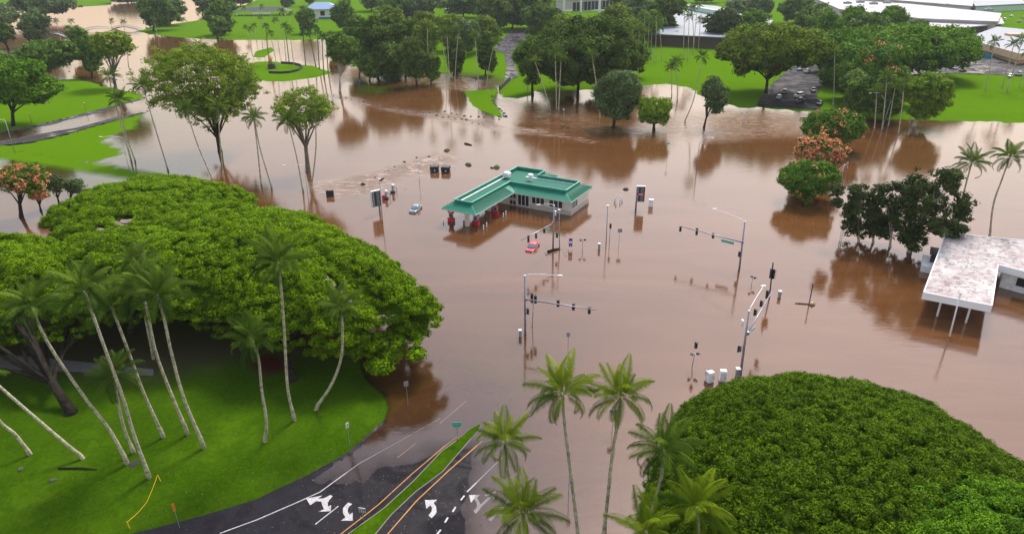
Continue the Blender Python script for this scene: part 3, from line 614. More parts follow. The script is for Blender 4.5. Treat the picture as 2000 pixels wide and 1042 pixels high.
palm('coconut palm at the right edge with a tall slanting trunk over the white roof', [(1933,465),(1940,400),(1957,350),(1972,308)], 'near', 1.1, seed=2, group='coconut palms at the right edge', tilt=.2)
# ================================================================ middle and far vegetation
TR = [  # name, label, foot, crown box, options
 ('rain_tree','spreading yellow green tree standing in the left flood, largest of the mid-left',(430,296,285,525,66,262),dict(mat='light',airy=True,dens=1.25,seed=3,nl=18,fork=.22,clump=1.5,leaf=.42)),
 ('rain_tree','airy pale green tree with a tall forked trunk beside the close palms in the flood',(602,335,527,660,168,262),dict(mat='light',airy=True,dens=.75,seed=5,nl=14,fork=.42,bark='mid',clump=1.2,leaf=.42)),
 ('rain_tree','sparse airy tree with thin spreading limbs above the park road',(226,172,168,266,56,120),dict(mat='light',airy=True,dens=1.1,seed=6,nl=16,fork=.35,bark='mid',clump=1.6)),
 ('bushy_tree','dark spreading tree on the shore above the left park lawn',(84,152,30,147,72,142),dict(mat='dark',seed=7,nl=12,airy=True,dens=2.4)),
 ('bushy_tree','dark upright tree just right of the dark spreading shore tree',(163,124,126,186,50,116),dict(mat='dark',seed=8,dens=1.2)),
 ('bushy_tree','large drooping green tree at the left edge above the park road',(26,245,-75,106,122,214),dict(mat='bright',seed=9,dens=1.3)),
 ('bushy_tree','dark small tree at the left edge on the upper shore',(16,96,-30,36,42,84),dict(mat='deep',seed=10)),
 ('umbrella_tree','distant flat-topped umbrella tree at the top left corner',(92,40,20,146,-22,33),dict(mat='grey',seed=11,dens=1.2)),
 ('bushy_tree','pale grey tree at the top left edge behind the palms',(4,60,-40,30,6,60),dict(mat='grey',seed=12)),
 ('dense_tree','tall dark tree mass beside the pond bridge',(300,60,268,345,-12,60),dict(mat='dark',seed=13,dens=1.3)),
 ('dense_tree','grey green tree behind the mass beside the pond bridge',(322,50,296,372,-14,42),dict(mat='grey',seed=14)),
 ('dense_tree','dark tree on the upper green point left of the black roofed pavilion',(432,68,400,458,-2,68),dict(mat='dark',seed=15)),
 ('dense_tree','distant dark tree right behind the royal palms at the top left',(395,30,370,432,-16,24),dict(mat='grey',seed=16)),
 ('small_tree','dark small tree over the blue roof at the top edge',(604,12,588,620,-16,8),dict(mat='dark',seed=17)),
 ('dense_tree','dark tree in front of the blue roofed house on its right side',(672,62,645,702,-8,56),dict(mat='dark',seed=18)),
 ('dense_tree','dense tree in front of the blue roofed house on its left side',(590,66,574,618,14,62),dict(mat='dark',seed=19)),
 ('airy_tree','airy tree with a white forked trunk at the edge of the river',(664,180,634,706,62,132),dict(mat='dark',airy=True,dens=2.0,seed=20,bark='pale',nl=12,fork=.4,clump=1.5)),
 ('dense_tree','tallest dark tree left of centre in the river grove',(738,152,690,792,34,150),dict(mat='deep',seed=21,dens=1.3)),
 ('dense_tree','dark grove tree with foliage down to the river bank',(768,156,722,812,78,156),dict(mat='deep',seed=22,dens=1.4)),
 ('dense_tree','narrow dense tree standing in the river in front of the grove',(814,166,776,836,72,150),dict(mat='deep',seed=23,dens=1.4)),
 ('airy_tree','light green young tree at the left of the river grove',(702,150,690,724,96,140),dict(mat='bright',airy=True,dens=2,seed=24)),
 ('dense_tree','brownish crowned tree at the back of the river grove',(760,96,712,800,12,84),dict(mat='olive',seed=25)),
 ('dense_tree','rounded tree at the back of the river grove, behind its narrow tree',(838,92,792,872,24,90),dict(mat='olive',seed=26)),
 ('dense_tree','dark ivy-covered tree trunk mass behind the leaning pale palms',(886,148,868,908,72,146),dict(mat='deep',seed=27,dens=1.5)),
 ('dense_tree','spreading brown green tree behind the leaning pale palms',(880,100,840,925,22,92),dict(mat='olive',seed=28)),
 ('dense_tree','dark ivy-covered tree nearest the bridge road',(948,146,932,974,60,144),dict(mat='deep',seed=29,dens=1.5)),
 ('dense_tree','olive crown over the ivy-covered tree nearest the bridge road',(946,100,918,978,33,96),dict(mat='olive',seed=30)),
 ('dense_tree','large dark tree at the top centre, left of the white slab building',(1000,56,948,1075,-25,52),dict(mat='deep',seed=31,dens=1.2)),
 ('dense_tree','dark tree at the top edge above the river grove',(905,34,858,955,-28,30),dict(mat='dark',seed=32)),
 ('dense_tree','dark tree at the top edge between the blue roofed house and the grove',(790,32,716,842,-18,36),dict(mat='dark',seed=33)),
 ('dense_tree','dark tree behind the blue roofed house at the top edge',(725,22,690,760,-26,22),dict(mat='dark',seed=34)),
 ('banyan_tree','great dark banyan with several trunks standing in the flood',(1128,186,1004,1262,30,180),dict(mat='deep',seed=35,dens=1.6,nl=18)),
 ('dense_tree','dark leafy tree on the left flank of the banyan',(1040,185,1004,1082,68,150),dict(mat='dark',seed=36,dens=1.2)),
 ('dense_tree','green tree rising behind the banyan in front of the white slab building',(1205,105,1150,1262,8,98),dict(mat='olive',seed=37,dens=1.1)),
 ('dense_tree','dense grey green tree in front of the banyan reaching the water',(1198,249,1160,1254,126,240),dict(mat='grey',seed=38,dens=1.5,tall=True)),
 ('small_tree','lime green small tree standing alone in the flood',(1277,254,1248,1330,188,248),dict(mat='lime',seed=39,dens=1.3)),
 ('small_tree','dark small tree with a crooked trunk in the flood beside a leaning palm',(1375,250,1357,1419,154,228),dict(mat='grey',seed=40,dens=1.2)),
 ('small_tree','little light green round tree on the far lawn',(1321,84,1310,1333,61,81),dict(mat='lime',seed=41)),
 ('dense_tree','dark tree in front of the grey roofed hall, left of its white balcony',(1305,72,1262,1345,-8,50),dict(mat='deep',seed=42)),
 ('dense_tree','dark red brown tree in front of the grey roofed hall on its right',(1408,86,1376,1450,15,84),dict(mat='paper',seed=43,dens=1.2)),
 ('umbrella_tree','wide dark olive umbrella tree over the dry end of the highway',(1496,182,1386,1612,40,150),dict(mat='olive',seed=44,dens=1.7,nl=16)),
 ('umbrella_tree','flat bright umbrella tree beside the parking lot',(1776,152,1636,1906,60,126),dict(mat='bright',seed=45,dens=1.5,nl=14)),
 ('dense_tree','bright green tree behind the umbrella tree over the highway',(1612,100,1588,1650,24,96),dict(mat='bright',seed=46)),
 ('dense_tree','pale green tree in front of the long mall roof, leftmost of three',(1664,80,1640,1704,14,76),dict(mat='bright',seed=47)),
 ('dense_tree','dark green tree in front of the long mall roof, middle of three',(1700,90,1660,1738,26,84),dict(mat='dark',seed=48)),
 ('dense_tree','bright bushy tree in front of the long mall roof, rightmost of three',(1742,78,1706,1784,12,70),dict(mat='bright',seed=49)),
 ('dense_tree','grey green tree at the top edge right of the grey roofed hall',(1485,42,1455,1515,-14,36),dict(mat='grey',seed=50)),
 ('dense_tree','dark tree at the top edge left of the mall',(1560,46,1520,1602,-8,42),dict(mat='dark',seed=51)),
 ('dense_tree','tall pale green tree beside the tall lone palm on the highway',(1640,170,1600,1700,72,200),dict(mat='bright',seed=52,dens=1.2)),
 ('flowering_tree','bright green tree with a few orange blooms in the highway tree belt',(1700,205,1645,1768,80,192),dict(mat='bloom',seed=53,dens=1.4,flower=.08)),
 ('dense_tree','dark tree at the flooded foot of the highway tree belt',(1668,232,1618,1712,140,222),dict(mat='dark',seed=54,dens=1.2)),
 ('dense_tree','round lumpy yellow green tree beside the right lawn',(1785,246,1760,1870,140,222),dict(mat='lime',seed=55,dens=1.2,clump=1.1,bark='pale')),
 ('dense_tree','dark tree behind the group of palms beside the right lawn',(1728,236,1690,1770,150,226),dict(mat='dark',seed=56)),
 ('flowering_tree','green tree with orange and pink blossoms, farthest of the flooded flowering row',(1618,292,1558,1682,208,290),dict(mat='bloom',seed=57,dens=1.6,flower=.14,clump=1.1)),
 ('flowering_tree','pink blossoming tree in the middle of the flooded flowering row',(1602,350,1552,1646,262,342),dict(mat='bloom',seed=58,dens=1.6,flower=.8,clump=.9)),
 ('flowering_tree','bright green tree with few blossoms, nearest of the flooded flowering row',(1572,392,1512,1640,312,390),dict(mat='bloom',seed=59,dens=1.6,flower=.10,clump=1.0)),
 ('flowering_tree','coral flowering tree in the shallow flood at the left edge',(42,424,-12,98,318,388),dict(mat='bloom',airy=True,seed=60,dens=1.5,flower=.42,clump=.9,leaf=.4,nl=10)),
 ('flowering_tree','small coral flowering tree beside the grey shrub in the left flood',(80,412,54,96,366,394),dict(mat='bloom',airy=True,seed=61,dens=1.3,flower=.7,clump=.6,leaf=.35)),
 ('bushy_shrub','thin grey green shrub left of its twin in the left flood',(116,400,88,128,338,382),dict(mat='grey',airy=True,seed=62,dens=1.4,clump=.8,leaf=.32)),
 ('bushy_shrub','thin grey green shrub touching the umbrella canopy in the left flood',(138,398,124,166,345,384),dict(mat='grey',airy=True,seed=63,dens=1.4,clump=.8,leaf=.32)),
 ('paperbark_tree','slender paperbark tree with columns of dark foliage, leftmost of the clump',(1677,472,1632,1688,356,462),dict(mat='paper',seed=64,bark='pale',clump=.85,cols=[(1640,368,402,12),(1668,357,400,20),(1676,395,462,26),(1662,400,455,18)])),
 ('paperbark_tree','narrow paperbark tree second from the left of the clump',(1705,474,1690,1722,372,462),dict(mat='paper',seed=65,bark='pale',clump=.8,cols=[(1706,373,460,22),(1712,390,440,14)])),
 ('paperbark_tree','narrow paperbark tree left of the broad multi-stemmed one',(1738,482,1720,1772,352,470),dict(mat='paper',seed=66,bark='pale',clump=.85,cols=[(1728,366,395,16),(1752,352,395,26),(1745,400,466,24),(1736,420,468,16)])),
 ('paperbark_tree','broad paperbark tree with many stems beside the white roofed building',(1776,492,1764,1896,330,470),dict(mat='paper',seed=67,bark='pale',clump=1.0,nl=16,cols=[(1790,335,380,30),(1838,330,365,34),(1866,336,372,18),(1775,380,470,34),(1800,390,440,50),(1830,370,440,50),(1880,385,432,26),(1850,420,452,26),(1835,430,455,20),(1776,440,478,22)])),
]
X_ = [  # further trees that close the belts
 ('dense_tree','grey green tree at the top left among the pond palms',(66,92,40,100,22,84),'grey'),('bushy_tree','low green tree mass at the left edge behind the drooping tree',(-20,190,-70,20,84,160),'dark'),
 ('dense_tree','bushy tree touching the airy tree above the park road',(180,150,150,200,70,140),'dark'),('dense_tree','dark palm-height tree on the green point nearest the pond',(425,74,405,447,30,74),'dark'),
 ('dense_tree','dark tree left of the tall river grove tree',(700,120,668,724,30,112),'dark'),('dense_tree','shaded tree in the heart of the river grove',(792,150,760,826,40,146),'deep'),
 ('dense_tree','olive tree rising over the narrow river tree',(822,128,790,862,44,124),'olive'),('dense_tree','grey green tree behind the leaning pale palms, right side',(905,108,880,940,38,104),'grey'),
 ('dense_tree','dark tree at the top edge left of the bridge road',(955,62,915,1000,-10,60),'deep'),('dense_tree','deep green tree at the top edge above the banyan',(1060,78,1015,1110,10,70),'deep'),
 ('dense_tree','olive tree rising over the left shoulder of the banyan',(1085,120,1050,1135,28,112),'olive'),('dense_tree','dark tree rising over the right shoulder of the banyan',(1225,150,1185,1262,60,150),'deep'),
 ('dense_tree','grey green tree at the top edge among the tall lawn palms',(1240,60,1210,1290,-14,54),'grey'),('dense_tree','olive green tree at the top edge right of the white slab building',(1225,40,1180,1260,-25,36),'olive'),
 ('dense_tree','small grey green tree left of the white slim tower',(1440,50,1415,1462,0,40),'grey'),('dense_tree','dark tree between the umbrella tree and the mall trees',(1590,80,1545,1625,14,76),'dark'),
 ('dense_tree','green tree hiding the left end of the lower mall wing',(1625,140,1585,1680,60,140),'bright'),('dense_tree','dark tree behind the flowering highway belt',(1690,150,1640,1745,70,150),'dark'),
 ('dense_tree','bright tree under the flat umbrella by the parking lot, left side',(1665,190,1625,1722,104,182),'bright'),('dense_tree','dark tree under the flat umbrella by the parking lot, right side',(1745,205,1712,1790,130,205),'dark'),
 ('dense_tree','small dark tree beside the parking lot at the top right',(1790,66,1776,1812,40,64),'dark'),('dense_tree','distant dark tree at the top edge above the mall',(1720,2,1690,1760,-18,4),'grey'),
 ('dense_tree','distant dark tree at the top edge beside the pale house',(845,14,815,880,-18,14),'deep'),('dense_tree','distant grey green tree at the top left edge by the pond',(250,6,215,290,-20,6),'grey'),
 ('dense_tree','dark tree at the top edge between the royal palms and the pavilion',(440,26,410,470,-14,26),'grey'),('dense_tree','tree at the top edge left of the white slab building, behind the dark grove',(1030,30,985,1080,-34,28),'olive'),('dense_tree','pale tree among the houses at the top centre',(815,34,780,850,-14,32),'grey'),
 ('dense_tree','tree standing left of the tan restaurant beside the parking lot',(1868,110,1842,1892,62,106),'dark'),('dense_tree','bushy tree at the left end of the grey roofed hall',(1255,88,1225,1290,24,84),'dark'),('dense_tree','tree at the top edge over the ridge of the grey roofed hall',(1375,6,1345,1410,-28,4),'grey'),('dense_tree','round tree in front of the right end of the grey hall',(1470,78,1440,1500,18,74),'bright'),('dense_tree','tree in front of the mall left of its pale green tree',(1602,60,1575,1632,8,56),'dark'),('dense_tree','grey green tree at the top edge behind the black pavilion',(470,10,445,500,-22,8),'grey'),('dense_tree','small round tree on the lawn beside the blue roofed house',(556,14,545,574,-8,12),'dark'),('dense_tree','low tree hiding the foot of the river grove on its left',(722,158,700,748,104,154),'dark'),('dense_tree','low leafy tree hiding the foot of the river grove on its right',(842,164,826,862,108,158),'dark'),
 ('dense_tree','dark shrub-like tree on the river bank behind the airy tree',(650,112,630,672,66,108),'deep'),
]
for k_, (nm, lb, bb, mt_) in enumerate(X_): TR.append((nm, lb, bb, dict(mat=mt_, seed=200+k_, dens=1.2)))
for nm, lb, (bx, by, x0, x1, yt, yb), kw in TR: round_tree(nm, lb, 'tree' if 'shrub' not in nm else 'shrub', bx, by, x0, x1, yt, yb, **kw)
# ---- palms farther off: foot, crown, kind, scale
FP = {
 'coconut palms standing in the left flood': ('standing in the left flood', 'coconut_palm', 'near', [((256,312),(222,190),(213,150)),((264,314),(246,262),(234,196)),((328,331),(300,240),(279,168)),((415,350),(385,280),(364,214)),((437,349),(430,280),(426,214)),((510,360),(498,250),(482,172)),((531,367),(508,290),(497,232)),((592,373),(578,300),(562,238)),((607,376),(617,290),(615,216))], 1.0),
 'coconut palms along the upper left shore': ('on the upper left shore', 'coconut_palm', 'far', [((56,72),(42,24)),((86,74),(78,24)),((121,86),(109,42)),((146,84),(139,42)),((219,60),(218,42)),((244,64),(241,44)),((251,130),(248,74)),((308,70),(300,40)),((364,58),(358,40)),((392,60),(388,26))], 1.0),
 'royal palms by the round lawn': ('by the round lawn', 'royal_palm', 'royal', [((526,126),(519,52)),((565,124),(557,52)),((597,128),(592,66)),((617,130),(604,66)),((624,136),(620,64)),((633,152),(629,74)),((641,142),(637,74))], 1.0),
 'small palms on the green behind the round lawn': ('on the green behind the round lawn', 'coconut_palm', 'far', [((513,92),(508,34)),((479,45),(476,16)),((485,70),(480,54)),((501,80),(496,50)),((514,48),(511,14)),((545,96),(538,40)),((541,130),(528,66)),((559,122),(551,24)),((571,62),(568,28)),((574,128),(566,60)),((491,98),(489,58))], .95),
 'slender pale palms leaning over the rapids': ('leaning over the rapids', 'coconut_palm', 'far', [((838,162),(834,50)),((873,156),(862,72)),((879,175),(873,62)),((888,160),(896,58)),((935,174),(928,74)),((949,172),(965,84)),((850,158),(845,92))], 1.15),
 'coconut palms in front of the banyan': ('in front of the banyan', 'coconut_palm', 'far', [((75,216),(45,122)),((87,214),(84,104)),((91,217),(96,116)),((172,230),(156,108)),((30,180),(32,128)),((245,178),(248,60))], 1.15),
 'tall palms on the far lawn': ('on the far lawn', 'coconut_palm', 'far', [((259,92),(258,30)),((264,112),(268,44)),((271,106),(274,48)),((279,122),(283,30)),((293,118),(288,56)),((334,112),(337,22)),((343,122),(346,34)),((355,108),(352,18)),((354,98),(362,12)),((364,96),(368,40)),((402,86),(402,28)),((312,190),(311,132)),((323,198),(321,122)),((337,238),(356,190),(371,112))], 1.15),
 'palms around the right lawn': ('around the right lawn', 'coconut_palm', 'far', [((1627,208),(1630,104)),((1925,176),(1942,84)),((1957,172),(1980,88)),((1967,179),(1997,78)),((1991,170),(2010,104)),((1797,136),(1806,74)),((1820,141),(1832,98)),((1762,138),(1768,106)),((1708,250),(1712,180)),((1723,252),(1732,150)),((1755,260),(1766,166)),((1735,245),(1748,172)),((1776,240),(1790,180))], 1.15),
}
for g, (where, nm, kd, L, sc_) in FP.items():
    off = 1000 if ('banyan' in g or 'far lawn' in g) else 0
    order = sorted(range(len(L)), key=lambda i: L[i][0][0])
    for rk, i in enumerate(order):
        pts = [(p[0]+off, p[1]) for p in L[i]]
        palm(f"{'royal' if kd == 'royal' else 'coconut'} palm {where}, {ORD[rk]} from the left by its foot", pts, kd, sc_*(.9+.2*((i*37) % 10)/10), seed=i, group=g, name=nm, tilt=.3)
# ================================================================ built things
U = lambda v: v/np.linalg.norm(v)
def seg(mb, a, b, r, n=6): mb.tube([a, b], r, n); return mb
def text(body, mat, parent, loc, size, rx=math.pi/2, rz=0.0, name='lettering', al='CENTER'):
    cu = bpy.data.curves.new(name, 'FONT'); cu.body = body; cu.size = size; cu.align_x = al; cu.align_y = 'CENTER'; cu.extrude = .004
    cu.materials.append(mat); tmp = bpy.data.objects.new(name, cu); COL.objects.link(tmp); bpy.context.view_layer.update()
    me = bpy.data.meshes.new_from_object(tmp); bpy.data.objects.remove(tmp); o = bpy.data.objects.new(name, me); link(o, parent); o.location = loc; o.rotation_euler = (rx, 0, rz); return o
# ---- petrol station (local frame: u along the shop front, v towards the back)
GO = np.array([0.6, 154.3, 0]); ga = rad(-29.2)
gs = empty('petrol_station', GO, 'green roofed petrol station with cream shop standing in brown flood water', 'petrol station', rz=ga)
roofg = flat('green_metal_roof', (.0, .19, .115), .6, .0, var=.10); roofd = flat('green_flat_roof', (.0, .12, .072), .8, var=.12, scale=.6)
trim = flat('pale_green_trim', (.20, .52, .42), .5); cream = flat('cream_wall', (.62, .57, .50), .7, var=.06, scale=.5); ledge = flat('beige_wainscot', (.44, .39, .35), .8, var=.08)
EZ, PZ, TZ = 3.75, 4.75, 5.45
Ev = [(-9.0,-16.9),(0,-16.9),(0,0),(14.7,0),(14.7,12.6),(3.6,12.6),(3.6,16.8),(-9.0,16.8)]
Pv = [(-6.8,-14.7),(-2.4,-14.7),(-2.4,2.4),(12.2,2.4),(12.2,10.1),(1.0,10.1),(1.0,14.2),(-6.8,14.2)]
sl = MB(); rb = MB(); ft = MB()
for i in range(8):
    j = (i+1) % 8; a, b, c_, d_ = [np.array([*p, z]) for p, z in ((Ev[i], EZ), (Ev[j], EZ), (Pv[j], PZ), (Pv[i], PZ))]
    sl.add([a, b, c_, d_], [(0, 1, 2, 3)]); L = np.linalg.norm(b-a); k = int(L/.5); nrm = U(np.cross(b-a, d_-a))
    e_ = U(b-a); inw = np.array([-e_[1], e_[0], 0]); slope = (PZ-EZ)/2.25
    for q in range(1, k):
        s = q/k*L; p0 = a+e_*s; 
        # rib runs straight up the slope until it meets a hip
        run = 2.25; da, db = s, L-s
        ca = (d_-a)@e_; cb = (b-c_)@e_
        if ca > .1: run = min(run, da*2.25/ca)
        if cb > .1: run = min(run, db*2.25/cb)
        p1 = p0+inw*run+np.array([0, 0, slope*run]); w_ = e_*.06; h_ = np.array([0, 0, .13])
        rb.add([p0-w_, p0+w_, p1+w_, p1-w_, p0-w_+h_, p0+w_+h_, p1+w_+h_, p1-w_+h_], [(4, 5, 6, 7), (0, 1, 5, 4), (1, 2, 6, 5), (3, 0, 4, 7)])
    ft.tube([a+[0, 0, -.02], b+[0, 0, -.02]], .07, 5); ft.tube([a, d_], .08, 5)
rf = sl.build('roof', roofg, gs); rb.build('seam', roofg, rf); ft.build('gutter', trim, rf)
pm = MB(); n8 = 8
for i in range(8):
    a, b = np.array(Pv[i]), np.array(Pv[(i+1) % 8]); t_ = U(b-a); m_ = (a+b)/2; L = np.linalg.norm(b-a)
    pm.box((m_[0], m_[1], (PZ+TZ)/2-.1), (L+.0, .16, TZ-PZ+.2), math.atan2(t_[1], t_[0]))
pp = pm.build('parapet', roofg, rf); cp = MB()
for i in range(8):
    a, b = np.array([*Pv[i], TZ+.03]), np.array([*Pv[(i+1) % 8], TZ+.03]); cp.tube([a, b], .12, 6)
cp.build('coping', trim, rf)
fl_ = MB().prism([(p[0], p[1]) for p in Pv], PZ-.35, PZ-.12); fl_.build('flat_roof', roofd, rf)
rc = MB(); rc.box((-6.4, -2.4, PZ-.05), (.45, 24, .12)); rc.box((5.0, 9.7, PZ-.05), (14, .45, .12)); rc.build('drain_strip', MW['white'], rf)
sf = MB().prism(Ev, EZ-.28, EZ-.10); sf.build('soffit', cream, gs)
body = [(-8.2, 1.5), (13.9, 1.5), (13.9, 11.7), (2.6, 11.7), (2.6, 15.6), (-8.2, 15.6)]
MB().prism(body, -1.2, EZ-.27).build('wall', cream, gs)
wl = MB(); wl.box((7.05, 1.44, .0), (13.9, .16, 2.1)); wl.box((13.96, 6.6, 0), (.16, 10.3, 2.1)); wl.build('wainscot', ledge, gs)
def window(u0, u1, z0, z1, panes, side='front'):
    fr = MB(); gl_ = MB(); wd = (u1-u0)/panes
    for k in range(panes):
        a, b = u0+k*wd+.07, u0+(k+1)*wd-.07; m_ = (a+b)/2
        if side == 'front': gl_.box((m_, 1.38, (z0+z1)/2), (b-a, .06, z1-z0-.14))
        else: gl_.box((14.02, m_, (z0+z1)/2), (.06, b-a, z1-z0-.14))
    for k in range(panes+1):
        a = u0+k*wd
        if side == 'front': fr.box((a, 1.36, (z0+z1)/2), (.14, .14, z1-z0))
        else: fr.box((14.06, a, (z0+z1)/2), (.14, .14, z1-z0))
    for z in (z0, z1):
        if side == 'front': fr.box(((u0+u1)/2, 1.355, z), (u1-u0+.14, .16, .12))
        else: fr.box((14.065, (u0+u1)/2, z), (.16, u1-u0+.14, .12))
    f_ = fr.build('window', MW['white'], gs); gl_.build('pane', MW['glass'], f_)
window(.3, 3.3, .35, 3.1, 3); window(4.0, 7.3, 1.35, 3.1, 3); window(8.5, 12.0, 1.3, 3.1, 3); window(1.9, 4.9, 1.3, 3.1, 3, 'side'); window(-4.6, -2.4, 1.6, 3.1, 2)
dr = MB(); dr.box((-1.1, 1.44, 1.3), (1.9, .10, 3.4)); do = dr.build('door', ledge, gs)
dg = MB(); [dg.box((x, 1.37, z), (.6, .06, .9)) for x in (-1.5, -.65) for z in (.75, 2.4)]; dg.build('pane', MW['glass'], do)
pc = MB(); pc.box((-3.4, -15.2, 1.3), (.75, .75, 5.0)); pc.build('column', cream, gs)
pc = MB(); pc.box((-4.5, -9.6, 1.3), (1.2, .9, 5.0)); pc.build('column', cream, gs)
pc = MB(); pc.box((-4.5, -4.4, 1.3), (1.2, .9, 5.0)); pc.build('column', cream, gs)
v1 = MB(); v1.box((-5.6, 6.6, PZ+.75), (1.6, 1.4, .9)); v1.tube([(-5.6, 6.6, PZ+1.1), (-5.6, 6.6, PZ+1.45)], [1.2, .9], 4); v1.build('roof_vent', MW['white'], gs)
v2 = MB(); v2.tube([(.4, 7.6, PZ-.2), (.4, 7.6, PZ+1.0), (.4, 7.6, PZ+1.05), (.4, 7.6, PZ+1.5)], [.45, .45, .75, .6], 12); v2.build('roof_vent', MW['white'], gs)
# ---- pumps, bollards
def pump(label, px, py, rz=ga, sign=True, h=1.5, grp='petrol pumps under the canopy'):
    b = at(px, py); t = empty('petrol_pump', b, label, 'petrol pump', grp, rz)
    MB().box((0, 0, .25), (1.5, .8, 1.3)).build('base', MW['red'], t)
    MB().box((0, 0, .9+h*.3), (.75, .5, h*.9)).build('cabinet', MW['grey'], t); MB().box((0, -.27, 1.0+h*.3), (.5, .06, .5)).build('screen', MW['black'], t)
    hs_ = MB(); hs_.tube([(.4, -.1, 1.5), (.62, -.15, 1.0), (.55, -.15, .5), (.42, -.2, .8)], .045, 6); hs_.build('hose', MW['black'], t)
    if sign:
        MB().box((-.55, 0, 1.7), (.10, .1, 1.3)).box((.55, 0, 1.7), (.10, .1, 1.3)).build('sign_post', MW['white'], t)
        s = MB().box((0, 0, 2.35), (1.6, .22, .7)).build('sign_panel', MW['red'], t); MB().box((0, -.125, 2.35), (.85, .03, .3)).build('lettering_band', MW['white'], s)
pump('petrol pump with red sign standing outside the left corner of the canopy', 881.5, 432)
pump('petrol pump with red sign beside the front canopy column', 930, 438)
pump('petrol pump with red sign deepest under the canopy', 968, 419)
def bollard(label, px, py, g, mat='white', h=1.0, r=.13):
    b = at(px, py); t = MB().tube([(0, 0, -1), (0, 0, h), (0, 0, h+.08)], [r, r, r*.6], 10).build('bollard', MW[mat], None, smooth=True); t.location = b; tag(t, label, 'bollard', g)
for i, (x, y, w_) in enumerate([(944.5,448,'nearest the front canopy column, left one of its pair'),(950.5,443,'near the front canopy column, right one of its pair'),(983,424,'before the shop door, left one of its pair'),(988,420,'before the shop door, right one of its pair'),(866,434,'left of the outer petrol pump')]):
    bollard('white bollard '+w_, x, y, 'white bollards round the petrol pumps', h=1.0 if i < 4 else .8)
for i, (x, y) in enumerate([(1200,394),(1203,389),(1212,388),(1203,399),(1211,396),(1215,392)]):
    bollard('white bollard in the ring of posts right of the shop, '+['leftmost','at its back left','at its back right','at its front left','at its front right','rightmost'][i], x, y, 'white bollards in a ring beside the shop')
dr_ = empty('debris_tangle', at(911, 437), 'red and white machine half sunk beside the outer petrol pump', 'machine'); MB().box((0, 0, .2), (1.2, .9, 1.2), ga).build('body', MW['red'], dr_); MB().box((0, 0, .85), (1.1, .8, .18), ga).build('top', MW['white'], dr_)
# air and vacuum machines by the left price sign
def machine(lb, px, py, top, red=False):
    b = at(px, py); t = empty('air_machine', b, lb, 'machine', 'coin machines beside the left price sign')
    MB().tube([(0, 0, -1), (0, 0, 1.7)], .34, 12).build('column', MW['grey'], t, smooth=True); MB().tube([(0, 0, 1.7), (0, 0, 2.1), (0, 0, 2.2)], [.42, .42, .25], 12).build('cap', MW['white'], t, smooth=True)
    MB().tube([(.3, 0, 1.5), (.9, 0, 1.2), (1.0, 0, .3), (.6, 0, .1)], .07, 6).build('hose', MW['black'], t); MB().box((-.1, 0, .1), (1.1, .9, .7)).build('base', MW['black'], t)
    if red: MB().box((-.6, -.3, .6), (.8, .7, .9)).build('cabinet', MW['red'], t)
machine('coin air machine with a red cabinet beside the left price sign', 755, 388, 1, True); machine('coin vacuum column with dark base right of the red air machine', 768, 376, 1)
def price_sign(label, bx, by, tx, ty, w_, d, rz, band=False, pole_off=0):
    b = at(bx, by); T = onY(tx, ty, b[1])[2]; t = empty('price_sign', b, label, 'price sign', None, rz)
    MB().tube([(pole_off, 0, -1), (pole_off, 0, T-.3)], .22, 10).build('pole', MW['galv'], t, smooth=True)
    H_ = T*.66; p_ = MB().box((0, 0, T-H_/2), (w_, .55, H_)).build('sign_panel', MW['black'], t); MB().box((0, 0, T+.08), (w_+.1, .6, .16)).box((-w_/2-.06, 0, T-H_/2), (.12, .6, H_)).build('panel_frame', MW['white'], p_)
    rows = 7
    for k in range(rows):
        z = T-H_*(k+.6)/(rows+.2)
        if band and k == 3:
            MB().box((0, -.3, z), (w_*1.02, .08, H_/rows*.8)).build('red_band', MW['red'], p_); MB().box((0, -.35, z), (w_*.45, .03, H_/rows*.35)).build('logo', MW['white'], p_); continue
        text('4.'+'2967531'[k]+'9', MW['white'], p_, (w_*.16, -.285, z), H_/rows*.75)
        MB().box((-w_*.34, -.285, z), (w_*.18, .02, H_/rows*.3)).build('grade_label', MW['white'], p_)
price_sign('dark petrol price board with rows of figures left of the floating silver car', 737, 417, 733, 373, 2.2, .5, rad(38), pole_off=.7)
price_sign('dark petrol price board with a red band across it, right of the shop', 1249, 408, 1254, 364, 1.9, .5, rad(-8), band=True, pole_off=-.85)
t = empty('utility_cabinet', at(1271, 403), 'small white cabinet right of the red banded price board', 'cabinet'); MB().box((0, 0, .3), (.9, .8, 2.6)).build('body', MW['white'], t); MB().box((0, 0, 1.7), (1.1, .9, .15)).build('lid', MW['white'], t)
# ---- dumpsters
def dumpster(lb, px, py, rz, w_=2.2, h=1.4, g='black dumpsters afloat'):
    t = empty('dumpster', at(px, py), lb, 'dumpster', g, rz); MB().add([(-w_/2, -.8, -.4), (w_/2, -.8, -.4), (w_/2, .8, -.4), (-w_/2, .8, -.4), (-w_/2-.1, -.95, h), (w_/2+.1, -.95, h), (w_/2+.1, .85, h+.2), (-w_/2-.1, .85, h+.2)], [(3, 2, 1, 0), (0, 1, 5, 4), (1, 2, 6, 5), (2, 3, 7, 6), (3, 0, 4, 7)]).build('bin', MW['black'], t)
    MB().box((-w_/4, 0, h+.16), (w_/2-.03, 1.9, .1)).box((w_/4, 0, h+.16), (w_/2-.03, 1.9, .1)).build('lid', MW['black'], t); MB().box((.1, -.9, .55), (.35, .08, .3)).build('sticker', MW['white'], t)
    MB().box((-w_/2-.15, 0, .7), (.12, .9, .2)).box((w_/2+.15, 0, .7), (.12, .9, .2)).build('fork_pocket', MW['grey'], t)
dumpster('left one of two black dumpsters floating behind the petrol station', 849, 335, .05); dumpster('right one of two black dumpsters floating behind the petrol station', 871, 336, -.1)
